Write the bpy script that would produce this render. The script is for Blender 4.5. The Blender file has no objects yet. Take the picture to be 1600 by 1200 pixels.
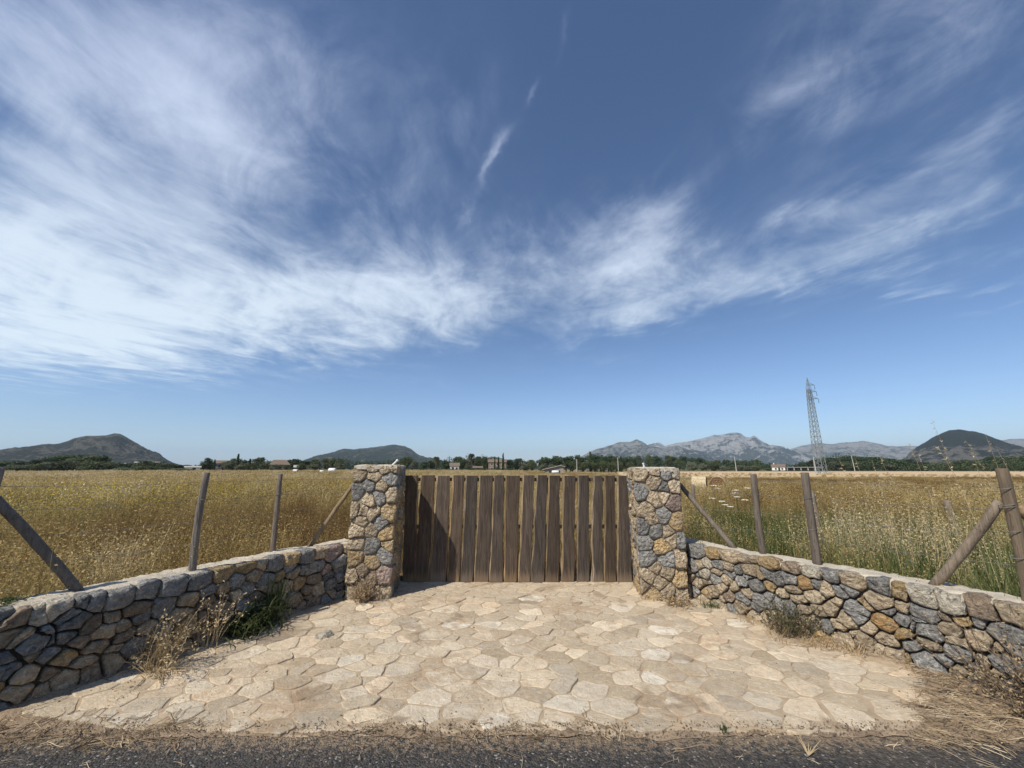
import bpy, math, random
from mathutils import Vector, Matrix, noise

# ------------------------------------------------------------------ camera, sky, sun, exposure
scene = bpy.context.scene
COL = scene.collection
cam_data = bpy.data.cameras.new("camera")
cam_data.sensor_width = 36.0
cam_data.lens = 14.4
cam_data.clip_start = 0.05
cam_data.clip_end = 30000.0
cam = bpy.data.objects.new("camera", cam_data)
COL.objects.link(cam)
EYE = 1.55
cam.location = (0.0, 0.0, EYE)
cam.rotation_euler = (math.radians(90.0 + 11.568), 0.0, 0.0)
scene.camera = cam

SUN_EL = math.radians(49.0)
SUN_ROT = math.radians(224.0)
SKY_STRENGTH = 0.077
sun_data = bpy.data.lights.new("sun", "SUN")
sun_data.energy = 4.3
sun_data.angle = math.radians(0.53)
sun_data.color = (1.0, 0.935, 0.83)
sun = bpy.data.objects.new("sun", sun_data)
COL.objects.link(sun)
to_sun = Vector((math.sin(SUN_ROT) * math.cos(SUN_EL), math.cos(SUN_ROT) * math.cos(SUN_EL), math.sin(SUN_EL)))
sun.rotation_euler = to_sun.to_track_quat("Z", "Y").to_euler()
sun.location = to_sun * 50.0

vs = scene.view_settings
scene.display_settings.display_device = "sRGB"
vs.view_transform = "Standard"
vs.look = "None"
vs.exposure = 0.27
vs.gamma = 1.0
vs.use_curve_mapping = False
scene.render.engine = "CYCLES"
scene.cycles.use_denoising = True
scene.cycles.max_bounces = 8
scene.cycles.transparent_max_bounces = 8
scene.cycles.volume_bounces = 1


class NT:
    """small helper for building node trees"""
    def __init__(self, tree):
        self.t = tree
        tree.nodes.clear()

    def n(self, kind, ins=None, **props):
        nd = self.t.nodes.new(kind)
        for k, v in props.items():
            setattr(nd, k, v)
        for k, v in (ins or {}).items():
            self.set(nd.inputs[k], v)
        return nd

    def set(self, sock, v):
        if isinstance(v, bpy.types.NodeSocket):
            self.t.links.new(v, sock)
        elif isinstance(v, bpy.types.Node):
            self.t.links.new(v.outputs[0], sock)
        else:
            sock.default_value = v

    def m(self, op, a, b=0.0, c=None, clamp=False):
        nd = self.n("ShaderNodeMath", {0: a, 1: b}, operation=op)
        if c is not None:
            self.set(nd.inputs[2], c)
        nd.use_clamp = clamp
        return nd.outputs[0]

    def vm(self, op, a, b=None):
        nd = self.n("ShaderNodeVectorMath", {0: a}, operation=op)
        if b is not None:
            self.set(nd.inputs["Scale" if op == "SCALE" else 1], b)
        return nd.outputs["Value" if op in ("DOT_PRODUCT", "LENGTH") else "Vector"]

    def noise(self, vec, scale, detail=4.0, rough=0.55, dist=0.0):
        return self.n("ShaderNodeTexNoise", {"Vector": vec, "Scale": scale, "Detail": detail, "Roughness": rough, "Distortion": dist}).outputs[0]

    def step(self, x, lo, hi, a=0.0, b=1.0):
        nd = self.n("ShaderNodeMapRange", {0: x, 1: lo, 2: hi, 3: a, 4: b}, interpolation_type="SMOOTHSTEP")
        return nd.outputs[0]

    def mix(self, f, a, b, blend="MIX"):
        nd = self.n("ShaderNodeMix", data_type="RGBA", blend_type=blend)
        self.set(nd.inputs[0], f)
        self.set(nd.inputs[6], (*a, 1.0) if isinstance(a, tuple) and len(a) == 3 else a)
        self.set(nd.inputs[7], (*b, 1.0) if isinstance(b, tuple) and len(b) == 3 else b)
        return nd.outputs[2]

    def ramp(self, f, stops):
        nd = self.n("ShaderNodeValToRGB", {0: f})
        e = nd.color_ramp.elements
        while len(e) < len(stops):
            e.new(0.5)
        for k, (p, c) in enumerate(stops):
            e[k].position = p
            e[k].color = (*c, 1.0)
        return nd.outputs[0]


# cirrus patches: direction of the patch's centre, two tangent axes (1 / angular radius), strength
CIRRUS=[((-0.716,0.625,0.311),(2.212,2.513,0.044),(-1.482,1.287,-6.016),1.15),((-0.504,0.8,0.326),(2.364,1.358,0.317),(-1.345,3.045,-9.566),0.9),((-0.264,0.876,0.404),
    (3.345,0.625,0.825),(0.75,4.382,-9.029),0.75),((-0.755,0.626,0.196),(3.77,4.136,1.294),(-0.889,4.328,-17.311),1.0),((-0.583,0.545,0.602),(1.988,5.298,-2.874),(-3.415,
    0.267,-3.552),0.62),((-0.537,0.631,0.56),(7.298,3.466,3.077),(-1.608,3.316,-5.281),0.42),((-0.668,0.472,0.576),(3.692,2.099,2.561),(-2.022,2.723,-4.582),0.48),
    ((-0.396,0.596,0.699),(5.167,2.923,0.431),(-5.226,4.444,-6.753),0.28),((-0.313,0.725,0.614),(3.217,0.46,1.092),(0.106,3.609,-4.215),0.26),((-0.232,0.603,0.764),
    (3.913,0.577,0.732),(-1.878,7.455,-6.46),0.16),((0.416,0.645,0.641),(4.258,-2.985,0.237),(6.12,4.096,-8.097),0.16),((-0.374,0.765,0.525),(3.403,1.129,0.775),(-0.965,
    3.412,-5.671),0.3),((0.264,0.834,0.484),(5.409,-3.607,3.251),(5.977,2.1,-6.893),1.3),((0.06,0.874,0.483),(6.046,-3.732,5.994),(5.595,1.846,-4.043),0.45),((0.343,
    0.853,0.393),(3.773,-2.1,1.256),(6.42,3.262,-12.696),0.7),((0.517,0.766,0.381),(2.868,-2.13,0.387),(6.169,4.208,-16.861),0.6),((0.689,0.614,0.385),(3.417,-4.097,
    0.409),(6.49,3.588,-17.346),0.5),((0.547,0.687,0.478),(15.6,-14.566,3.076),(15.37,7.635,-28.602),0.5),((0.635,0.605,0.481),(4.139,-5.218,1.09),(14.742,5.675,-26.642),
    0.42),((0.698,0.525,0.488),(5.143,-7.915,1.149),(16.399,6.195,-30.148),0.3),((0.519,0.561,0.645),(3.502,-3.508,0.225),(6.164,2.883,-7.479),0.42),((0.63,0.481,0.609),
    (4.563,-4.34,-1.298),(4.828,2.987,-7.358),0.4),((0.705,0.503,0.5),(6.961,-8.604,-1.156),(5.885,3.438,-11.756),0.25),((-0.038,0.763,0.646),(7.309,-7.333,9.086),(62.08,
    20.705,-20.847),0.36),((-0.013,0.736,0.677),(14.229,-9.625,10.731),(80.452,40.135,-42.151),0.2),((0.044,0.67,0.741),(21.396,-22.044,18.648),(105.686,35.74,-38.717),
    0.34),((0.097,0.602,0.792),(9.498,-17.477,12.11),(91.653,16.382,-23.763),0.28),((-0.093,0.817,0.569),(18.365,-14.433,23.712),(70.725,27.449,-28.003),0.32),((0.756,
    0.594,0.274),(10.875,-13.76,-0.208),(14.288,13.58,-69.02),0.3),((0.696,0.646,0.315),(14.777,-16.355,0.858),(12.968,9.658,-48.489),0.3),((-0.151,0.91,0.387),(3.875,
    0.464,0.418),(0.27,4.832,-11.273),0.6),((0.181,0.789,0.588),(7.371,-7.721,8.081),(20.182,4.504,-12.288),0.22),((-0.143,0.709,0.69),(5.414,-1.997,3.17),(8.36,7.447,
    -5.929),0.15)]

def build_sky():
    w = bpy.data.worlds.new("World")
    scene.world = w
    w.use_nodes = True
    k = NT(w.node_tree)
    d = k.n("ShaderNodeTexCoord").outputs["Generated"]
    d = k.vm("NORMALIZE", d)
    sep = k.n("ShaderNodeSeparateXYZ", {0: d})
    z = sep.outputs[2]
    sky = k.n("ShaderNodeTexSky", sky_type="NISHITA")
    sky.sun_disc = False
    sky.sun_elevation = SUN_EL
    sky.sun_rotation = SUN_ROT
    sky.air_density = 1.0
    sky.dust_density = 0.4
    sky.ozone_density = 2.6
    sky_col = k.mix(1.0, sky.outputs[0], SKY_TINT, "MULTIPLY")
    sky_col = k.vm("SCALE", sky_col, SKY_STRENGTH)
    glow = k.mix(k.step(z, 0.42, 0.0), (1.0, 1.0, 1.0), HORIZON)      # clear summer air brightens towards the horizon
    sky_col = k.mix(1.0, sky_col, glow, "MULTIPLY")
    # a cloud layer seen in perspective: direction projected on a high plane
    zz = k.m("MAXIMUM", k.m("ADD", z, -0.06), 0.02)
    inv = k.m("DIVIDE", 1.0, zz)
    P = k.vm("SCALE", d, inv)
    rot = k.n("ShaderNodeVectorRotate", {"Vector": P, "Angle": math.radians(-6.0)}, rotation_type="Z_AXIS").outputs[0]
    warp = k.n("ShaderNodeTexNoise", {"Vector": k.vm("MULTIPLY", rot, (0.7, 0.5, 0.0)), "Scale": 1.0, "Detail": 2.0}).outputs["Color"]
    warp = k.vm("SCALE", k.vm("SUBTRACT", warp, (0.5, 0.5, 0.5)), 1.15)
    Q = k.vm("ADD", rot, warp)
    fib = k.noise(k.vm("MULTIPLY", Q, (1.7, 0.95, 0.0)), 1.0, 10.0, 0.60, 0.35)
    fine = k.noise(k.vm("MULTIPLY", Q, (5.5, 2.6, 0.0)), 1.0, 12.0, 0.66, 0.5)
    soft = k.noise(k.vm("MULTIPLY", Q, (0.7, 0.5, 0.0)), 1.0, 4.0, 0.5, 0.3)
    # ragged patch edges: patches are looked up with a wobbling direction
    wob = k.n("ShaderNodeTexNoise", {"Vector": k.vm("MULTIPLY", Q, (1.2, 0.8, 0.0)), "Scale": 1.3, "Detail": 6.0, "Roughness": 0.6}).outputs["Color"]
    dw = k.vm("ADD", d, k.vm("SCALE", k.vm("SUBTRACT", wob, (0.5, 0.5, 0.5)), 0.22))
    total = None
    for c, a, b, s in CIRRUS:
        x = k.vm("DOT_PRODUCT", dw, a)
        y = k.vm("DOT_PRODUCT", dw, b)
        r2 = k.m("ADD", k.m("MULTIPLY", x, x), k.m("MULTIPLY", y, y))
        front = k.m("GREATER_THAN", k.vm("DOT_PRODUCT", d, c), 0.3)
        g = k.m("MULTIPLY", k.m("POWER", 2.718, k.m("MULTIPLY", r2, -1.15)), k.m("MULTIPLY", front, s))
        total = g if total is None else k.m("ADD", total, g)
    back = k.step(sep.outputs[1], 0.1, -0.5, 0.0, 0.45)      # thinner cirrus goes on behind the viewer
    total = k.m("ADD", total, k.m("MULTIPLY", back, k.step(soft, 0.35, 0.7)))
    total = k.m("ADD", total, k.step(soft, 0.45, 0.75, 0.0, 0.10))
    puff = k.noise(k.vm("ADD", d, k.vm("SCALE", warp, 0.03)), 6.5, 12.0, 0.62, 0.6)
    tex = k.m("ADD", k.m("MULTIPLY", fib, 0.95), k.m("ADD", k.m("MULTIPLY", fine, 0.5), k.m("MULTIPLY", puff, 0.95)))
    tex = k.m("SUBTRACT", tex, 1.20)
    dens = k.m("ADD", k.m("MULTIPLY", total, k.m("ADD", 0.72, k.m("MULTIPLY", tex, k.step(total, 0.35, 1.1, 2.0, 1.0)))), k.m("MULTIPLY", k.m("MINIMUM", total, 0.5), k.m("MULTIPLY", tex, 0.5)))
    dens = k.step(dens, 0.02, 1.45, 0.0, 0.90)
    dens = k.m("MULTIPLY", dens, k.step(z, 0.07, 0.2))
    low = k.mix(k.step(z, 0.15, 0.75), (0.70, 0.80, 0.88), (0.53, 0.60, 0.78))
    out = k.mix(dens, sky_col, low)
    k.n("ShaderNodeOutputWorld", {0: k.n("ShaderNodeBackground", {0: out, 1: 1.0})})


SKY_TINT = (0.85, 0.985, 1.16)
HORIZON = (1.36, 1.28, 1.30)
build_sky()

# ------------------------------------------------------------------ materials
def material(name, rough=0.9):
    m = bpy.data.materials.new(name)
    m.use_nodes = True
    k = NT(m.node_tree)
    p = k.n("ShaderNodeBsdfPrincipled", {"Roughness": rough, "Specular IOR Level": 0.25})
    k.n("ShaderNodeOutputMaterial", {0: p})
    return m, k, p


def bump(k, p, height, strength=0.5, dist=0.02):
    k.set(p.inputs["Normal"], k.n("ShaderNodeBump", {"Height": height, "Strength": strength, "Distance": dist}).outputs[0])


def pos(k):
    return k.n("ShaderNodeNewGeometry").outputs["Position"]


def rnd(k):
    return k.n("ShaderNodeObjectInfo").outputs["Random"]


def stone_material(name, a, b, c):
    m, k, p = material(name, 0.92)
    P = pos(k)
    r = rnd(k)
    off = k.vm("ADD", P, k.n("ShaderNodeCombineXYZ", {0: k.m("MULTIPLY", r, 37.0), 1: k.m("MULTIPLY", r, 11.0)}).outputs[0])
    big = k.noise(off, 9.0, 8.0, 0.7, 0.7)
    col = k.mix(k.step(big, 0.40, 0.60), a, b)
    vein = k.noise(off, 20.0, 9.0, 0.76, 1.2)
    col = k.mix(k.step(vein, 0.50, 0.62, 0.0, 0.9), col, c)
    speck = k.noise(P, 42.0, 7.0, 0.8)
    col = k.mix(k.step(speck, 0.50, 0.62, 0.0, 0.72), col, k.mix(0.6, a, (0.10, 0.085, 0.07)))
    lich = k.noise(P, 26.0, 6.0, 0.7)
    col = k.mix(k.step(lich, 0.60, 0.72, 0.0, 0.55), col, (0.50, 0.46, 0.37))
    hsv = k.n("ShaderNodeHueSaturation", {"Color": col, "Value": k.n("ShaderNodeMapRange", {0: r, 3: 0.88, 4: 1.40}).outputs[0]})
    k.set(p.inputs["Base Color"], hsv.outputs[0])
    h1 = k.noise(off, 22.0, 9.0, 0.66, 0.4)
    vor = k.n("ShaderNodeTexVoronoi", {"Vector": k.vm("ADD", off, k.vm("SCALE", k.n("ShaderNodeTexNoise", {"Vector": off, "Scale": 15.0}).outputs["Color"], 0.06)), "Scale": 24.0}, feature="F1").outputs[0]
    h = k.m("ADD", k.m("MULTIPLY", h1, 1.0), k.m("MULTIPLY", vor, 0.45))
    bump(k, p, h, 1.0, 0.13)
    return m


STONE = {
    "t": stone_material("tan_limestone", (0.61, 0.49, 0.335), (0.45, 0.345, 0.225), (0.68, 0.59, 0.45)),
    "o": stone_material("ochre_limestone", (0.58, 0.40, 0.185), (0.47, 0.35, 0.21), (0.62, 0.51, 0.35)),
    "O": stone_material("orange_limestone", (0.48, 0.275, 0.11), (0.42, 0.29, 0.15), (0.50, 0.40, 0.24)),
    "g": stone_material("grey_blue_limestone", (0.37, 0.357, 0.33), (0.265, 0.256, 0.24), (0.55, 0.52, 0.465)),
    "w": stone_material("pale_limestone", (0.66, 0.60, 0.48), (0.54, 0.46, 0.34), (0.70, 0.66, 0.57)),
    "b": stone_material("brown_limestone", (0.37, 0.275, 0.19), (0.29, 0.225, 0.165), (0.48, 0.39, 0.28)),
    "p": stone_material("pink_limestone", (0.46, 0.335, 0.275), (0.36, 0.27, 0.235), (0.54, 0.45, 0.36)),
}


def simple(name, a, b, scale=8.0, rough=0.9, bs=0.4, bd=0.01, stretch=(1, 1, 1), speck=0.3):
    m, k, p = material(name, rough)
    P = k.vm("MULTIPLY", pos(k), stretch)
    n1 = k.noise(P, scale, 6.0, 0.6, 0.4)
    col = k.mix(k.step(n1, 0.3, 0.7), a, b)
    n2 = k.noise(P, scale * 9.0, 4.0, 0.7)
    col = k.mix(k.m("MULTIPLY", k.step(n2, 0.4, 0.7), speck), col, tuple(x * 0.55 for x in a))
    k.set(p.inputs["Base Color"], col)
    bump(k, p, k.m("ADD", n1, k.m("MULTIPLY", n2, 0.5)), bs, bd)
    return m


JOINT = simple("dark_joint_earth", (0.085, 0.07, 0.055), (0.12, 0.10, 0.078), 14, bs=0.8)
PILLAR_MORTAR = simple("recessed_mortar", (0.26, 0.215, 0.16), (0.34, 0.285, 0.215), 18, bs=0.8)
COPING = simple("lime_mortar", (0.66, 0.59, 0.47), (0.52, 0.45, 0.34), 9, bs=0.9, bd=0.03, speck=0.5)


def asphalt_material():
    m, k, p = material("asphalt", 0.85)
    P = pos(k)
    v = k.n("ShaderNodeTexVoronoi", {"Vector": P, "Scale": 95.0}, feature="F1")
    cell = k.n("ShaderNodeSeparateColor", {0: v.outputs["Color"]}).outputs[0]
    base = k.mix(k.step(cell, 0.0, 1.0), (0.026, 0.0245, 0.023), (0.078, 0.073, 0.067))
    base = k.mix(k.step(cell, 0.955, 0.985, 0.0, 0.9), base, (0.30, 0.28, 0.25))
    big = k.noise(P, 1.6, 5.0, 0.6)
    base = k.mix(k.step(big, 0.42, 0.75, 0.0, 0.35), base, (0.115, 0.095, 0.075))
    # sand blown in from the verge
    y = k.n("ShaderNodeSeparateXYZ", {0: P}).outputs[1]
    near = k.m("MULTIPLY", k.step(y, 2.40, 2.78, 0.0, 1.0), k.step(k.m("ADD", k.noise(P, 26.0, 7.0, 0.78), k.step(y, 2.5, 2.8, -0.05, 0.10)), 0.50, 0.62))
    base = k.mix(near, base, (0.24, 0.18, 0.12))
    k.set(p.inputs["Base Color"], base)
    bump(k, p, k.m("ADD", k.m("MULTIPLY", v.outputs["Distance"], -1.0), k.noise(P, 40.0, 4.0)), 0.8, 0.012)
    return m


ASPHALT = asphalt_material()


def dirt_over(k, P, col, amount):
    n = k.noise(P, 1.15, 6.0, 0.62, 0.5)
    n2 = k.noise(P, 9.0, 6.0, 0.7)
    f = k.step(k.m("ADD", n, k.m("MULTIPLY", k.m("SUBTRACT", n2, 0.5), 0.7)), 0.50, 0.66, 0.0, amount)
    col = k.mix(f, col, (0.43, 0.305, 0.19))
    n5 = k.noise(k.vm("ADD", P, (5.0, 3.0, 0.0)), 2.3, 5.0, 0.6, 0.4)      # sun-bleached mortar smears run over stones
    col = k.mix(k.step(k.m("ADD", n5, k.m("MULTIPLY", k.m("SUBTRACT", n2, 0.5), 0.6)), 0.52, 0.68, 0.0, amount * 0.8), col, (0.60, 0.50, 0.365))
    n6 = k.noise(k.vm("ADD", P, (1.0, 8.0, 0.0)), 2.0, 4.0, 0.5, 0.3)      # damp-looking brown stains
    return k.mix(k.step(n6, 0.61, 0.66, 0.0, 0.5), col, (0.24, 0.165, 0.10))


def flag_material():
    m, k, p = material("limestone_flag", 0.88)
    P = pos(k)
    r = rnd(k)
    col = k.ramp(r, [(0.0, (0.57, 0.445, 0.29)), (0.2, (0.68, 0.555, 0.385)), (0.4, (0.61, 0.48, 0.325)), (0.56, (0.74, 0.63, 0.465)), (0.72, (0.55, 0.46, 0.335)), (0.85, (0.64, 0.485, 0.315)), (0.94, (0.70, 0.59, 0.43)), (0.98, (0.78, 0.70, 0.56))])
    n = k.noise(P, 6.0, 7.0, 0.65, 0.6)
    col = k.mix(k.step(n, 0.40, 0.72, 0.0, 0.5), col, (0.45, 0.365, 0.255))
    n3 = k.noise(P, 34.0, 7.0, 0.72, 0.5)
    col = k.mix(k.step(n3, 0.50, 0.62, 0.0, 0.6), col, (0.74, 0.67, 0.55))
    n4 = k.noise(P, 48.0, 8.0, 0.8)
    col = k.mix(k.step(n4, 0.53, 0.64, 0.0, 0.42), col, (0.36, 0.27, 0.18))
    mott = k.noise(P, 11.0, 9.0, 0.76, 0.8)
    col = k.mix(k.step(mott, 0.50, 0.62, 0.0, 0.42), col, k.mix(r, (0.47, 0.365, 0.245), (0.45, 0.39, 0.30)))
    val = k.n("ShaderNodeMapRange", {0: k.m("FRACT", k.m("MULTIPLY", r, 5.7)), 3: 0.80, 4: 1.26}).outputs[0]
    col = k.n("ShaderNodeHueSaturation", {"Color": col, "Value": val}).outputs[0]
    col = dirt_over(k, P, col, 0.62)
    k.set(p.inputs["Base Color"], col)
    bump(k, p, k.m("ADD", k.noise(P, 14.0, 9.0, 0.7), k.m("MULTIPLY", n4, 0.6)), 0.9, 0.03)
    return m


FLAG = flag_material()


def bed_material():
    m, k, p = material("sandy_mortar", 0.95)
    P = pos(k)
    n = k.noise(P, 9.0, 7.0, 0.65)
    col = k.mix(k.step(n, 0.3, 0.7), (0.46, 0.36, 0.245), (0.34, 0.26, 0.175))
    n4 = k.noise(P, 60.0, 5.0, 0.75)
    col = k.mix(k.step(n4, 0.56, 0.70, 0.0, 0.55), col, (0.24, 0.18, 0.12))
    col = dirt_over(k, P, col, 0.7)
    k.set(p.inputs["Base Color"], col)
    bump(k, p, k.m("ADD", n, k.m("MULTIPLY", n4, 0.6)), 0.7, 0.02)
    return m


BED = bed_material()
DIRT = simple("verge_soil", (0.40, 0.30, 0.20), (0.25, 0.18, 0.12), 7, bs=0.9, bd=0.03, speck=0.7)


def plank_material(name, a, b, c, foot):
    m, k, p = material(name, 0.82)
    P = pos(k)
    r = rnd(k)
    off = k.vm("ADD", k.vm("MULTIPLY", P, (1, 1, 0.055)), k.n("ShaderNodeCombineXYZ", {0: k.m("MULTIPLY", r, 9.0), 2: k.m("MULTIPLY", r, 5.0)}).outputs[0])
    g1 = k.noise(off, 34.0, 8.0, 0.66, 1.1)
    g2 = k.noise(off, 120.0, 5.0, 0.7, 0.4)
    col = k.mix(k.step(g1, 0.40, 0.60), a, b)
    col = k.mix(k.step(g2, 0.5, 0.75, 0.0, 0.5), col, c)
    blot = k.noise(P, 3.2, 5.0, 0.6)
    col = k.mix(k.step(blot, 0.5, 0.75, 0.0, 0.5), col, tuple(x * 0.6 for x in a))
    crack = k.noise(k.vm("MULTIPLY", off, (1.0, 1.0, 0.6)), 52.0, 3.0, 0.5, 0.8)       # drying cracks along the grain
    col = k.mix(k.step(k.m("ABSOLUTE", k.m("SUBTRACT", crack, 0.5)), 0.022, 0.0, 0.0, 0.75), col, tuple(x * 0.3 for x in a))
    knot = k.n("ShaderNodeTexVoronoi", {"Vector": k.vm("ADD", k.vm("MULTIPLY", P, (1, 1, 0.42)), k.n("ShaderNodeCombineXYZ", {2: k.m("MULTIPLY", r, 3.0)}).outputs[0]), "Scale": 5.5}, feature="F1").outputs[0]
    col = k.mix(k.step(knot, 0.085, 0.05, 0.0, 0.8), col, tuple(x * 0.35 for x in a))
    if foot:
        z = k.n("ShaderNodeSeparateXYZ", {0: P}).outputs[2]
        f = k.step(k.m("ADD", z, k.m("MULTIPLY", k.m("SUBTRACT", g1, 0.5), 0.25)), 0.20, 0.03, 0.0, 0.75)
        col = k.mix(f, col, foot)
    hsv = k.n("ShaderNodeHueSaturation", {"Color": col, "Value": k.n("ShaderNodeMapRange", {0: r, 3: 0.74, 4: 1.32}).outputs[0], "Saturation": k.n("ShaderNodeMapRange", {0: k.m("FRACT", k.m("MULTIPLY", r, 7.3)), 3: 0.75, 4: 1.2}).outputs[0]})
    k.set(p.inputs["Base Color"], hsv.outputs[0])
    bump(k, p, k.m("ADD", g1, k.m("MULTIPLY", g2, 0.5)), 0.6, 0.012)
    return m


PLANK = plank_material("weathered_plank", (0.100, 0.075, 0.056), (0.052, 0.038, 0.028), (0.165, 0.132, 0.104), (0.22, 0.15, 0.09))
PLANK_EDGE = plank_material("plank_live_edge", (0.34, 0.25, 0.145), (0.15, 0.10, 0.055), (0.40, 0.31, 0.19), None)
RAIL = plank_material("rail_wood", (0.13, 0.098, 0.07), (0.09, 0.068, 0.05), (0.18, 0.145, 0.11), None)
POST = plank_material("grey_post_wood", (0.205, 0.165, 0.125), (0.135, 0.105, 0.08), (0.27, 0.235, 0.19), None)
POST_WARM = plank_material("round_pine_post", (0.245, 0.185, 0.122), (0.165, 0.122, 0.08), (0.32, 0.255, 0.18), None)
WIRE = simple("galvanised_wire", (0.22, 0.215, 0.20), (0.15, 0.13, 0.11), 30, rough=0.5)
PIPE = simple("white_pipe", (0.72, 0.71, 0.68), (0.62, 0.61, 0.58), 20, rough=0.5, speck=0.1)
STEEL = simple("galvanised_steel", (0.21, 0.235, 0.235), (0.16, 0.18, 0.18), 3, rough=0.5, speck=0.1)
GLASSY = simple("insulator_glaze", (0.14, 0.20, 0.21), (0.10, 0.15, 0.16), 5, rough=0.25)
CONCRETE = simple("pale_concrete", (0.48, 0.47, 0.44), (0.40, 0.39, 0.36), 3)


def tinted(name, stops, trans=0.35, rough=0.75):
    """plant material whose colour comes from the instance's own tint and an object-random part"""
    m = bpy.data.materials.new(name)
    m.use_nodes = True
    k = NT(m.node_tree)
    t = k.n("ShaderNodeAttribute", attribute_name="tint", attribute_type="INSTANCER").outputs["Fac"]
    col = k.ramp(t, stops)
    n = k.noise(pos(k), 9.0, 3.0)
    col = k.n("ShaderNodeHueSaturation", {"Color": col, "Value": k.n("ShaderNodeMapRange", {0: n, 1: 0.3, 2: 0.7, 3: 0.7, 4: 1.3}).outputs[0]}).outputs[0]
    a = k.n("ShaderNodeBsdfPrincipled", {"Base Color": col, "Roughness": rough, "Specular IOR Level": 0.2})
    b = k.n("ShaderNodeBsdfTranslucent", {0: col})
    k.n("ShaderNodeOutputMaterial", {0: k.n("ShaderNodeMixShader", {0: trans, 1: a.outputs[0], 2: b.outputs[0]})})
    return m


DRY = tinted("dry_oat_grass", [(0.0, (0.15, 0.088, 0.036)), (0.3, (0.275, 0.195, 0.07)), (0.55, (0.39, 0.295, 0.115)), (0.8, (0.49, 0.385, 0.18)), (1.0, (0.62, 0.51, 0.32))])
HEADS = tinted("oat_spikelets", [(0.0, (0.23, 0.145, 0.055)), (0.4, (0.39, 0.28, 0.11)), (0.7, (0.48, 0.365, 0.165)), (1.0, (0.60, 0.49, 0.29))], 0.4)
GREEN = tinted("green_grass", [(0.0, (0.07, 0.10, 0.03)), (0.5, (0.14, 0.165, 0.055)), (1.0, (0.27, 0.26, 0.10))])
YELLOW = tinted("yellow_petals", [(0.0, (0.50, 0.35, 0.02)), (1.0, (0.68, 0.50, 0.03))], 0.3)
WHITE = tinted("white_petals", [(0.0, (0.70, 0.69, 0.60)), (1.0, (0.78, 0.77, 0.70))], 0.3)
STRAW = tinted("straw", [(0.0, (0.16, 0.11, 0.065)), (0.5, (0.34, 0.25, 0.15)), (1.0, (0.58, 0.48, 0.33))], 0.15)


def foliage(name, a, b, scale=0.6):
    m = bpy.data.materials.new(name)
    m.use_nodes = True
    k = NT(m.node_tree)
    n = k.noise(k.n("ShaderNodeTexCoord").outputs["Object"], scale, 4.0, 0.6)
    col = k.mix(k.step(n, 0.3, 0.7), a, b)
    col = k.n("ShaderNodeHueSaturation", {"Color": col, "Value": k.n("ShaderNodeMapRange", {0: rnd(k), 3: 0.75, 4: 1.3}).outputs[0]}).outputs[0]
    s = k.n("ShaderNodeBsdfPrincipled", {"Base Color": col, "Roughness": 0.7, "Specular IOR Level": 0.2})
    t = k.n("ShaderNodeBsdfTranslucent", {0: col})
    k.n("ShaderNodeOutputMaterial", {0: k.n("ShaderNodeMixShader", {0: 0.25, 1: s.outputs[0], 2: t.outputs[0]})})
    return m


LEAF_DARK = foliage("dark_evergreen_leaves", (0.030, 0.048, 0.020), (0.055, 0.080, 0.030))
LEAF_MID = foliage("bushy_leaves", (0.060, 0.080, 0.032), (0.10, 0.115, 0.045))
LEAF_OLIVE = foliage("olive_leaves", (0.105, 0.115, 0.068), (0.15, 0.155, 0.095))
LEAF_PALM = foliage("palm_fronds", (0.04, 0.055, 0.025), (0.07, 0.08, 0.035))
LEAF_WEED = foliage("weed_leaves", (0.055, 0.075, 0.028), (0.10, 0.12, 0.045), 6.0)
LEAF_DRYWEED = foliage("dry_weed_leaves", (0.30, 0.215, 0.12), (0.42, 0.31, 0.17), 6.0)
LEAF_STRAW = foliage("straw_stems", (0.42, 0.32, 0.18), (0.56, 0.45, 0.28), 6.0)
LEAF_TWIG = foliage("dry_twigs", (0.17, 0.125, 0.085), (0.26, 0.20, 0.14), 6.0)
PETAL = simple("umbel_petals", (0.74, 0.72, 0.62), (0.66, 0.63, 0.52), 40, speck=0.1)
BARK = simple("tree_bark", (0.11, 0.085, 0.062), (0.075, 0.058, 0.043), 3, bs=0.8, stretch=(1, 1, 0.25))
ROOF = simple("clay_roof_tiles", (0.20, 0.145, 0.105), (0.165, 0.12, 0.09), 2)
ROOF_GREY = simple("pale_fibre_roof", (0.42, 0.40, 0.36), (0.36, 0.33, 0.29), 2)
RENDER_WHITE = simple("white_render", (0.78, 0.76, 0.70), (0.70, 0.68, 0.62), 1.5, speck=0.1)
RENDER_TAN = simple("tan_masonry", (0.25, 0.20, 0.15), (0.21, 0.165, 0.125), 1.5)
RENDER_STONE = simple("stone_masonry", (0.33, 0.28, 0.225), (0.27, 0.23, 0.185), 1.5)
DARK_OPENING = simple("dark_window_glass", (0.03, 0.032, 0.035), (0.04, 0.04, 0.042), 2, rough=0.2)
BALE = simple("pressed_hay", (0.60, 0.50, 0.32), (0.50, 0.40, 0.235), 6, bs=0.9, bd=0.04)
BALE_END = simple("pressed_hay_end", (0.21, 0.12, 0.055), (0.14, 0.08, 0.037), 7, bs=0.9, bd=0.04)
WRAP = simple("white_wrap", (0.78, 0.78, 0.76), (0.70, 0.70, 0.68), 4, rough=0.5, speck=0.1)


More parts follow.
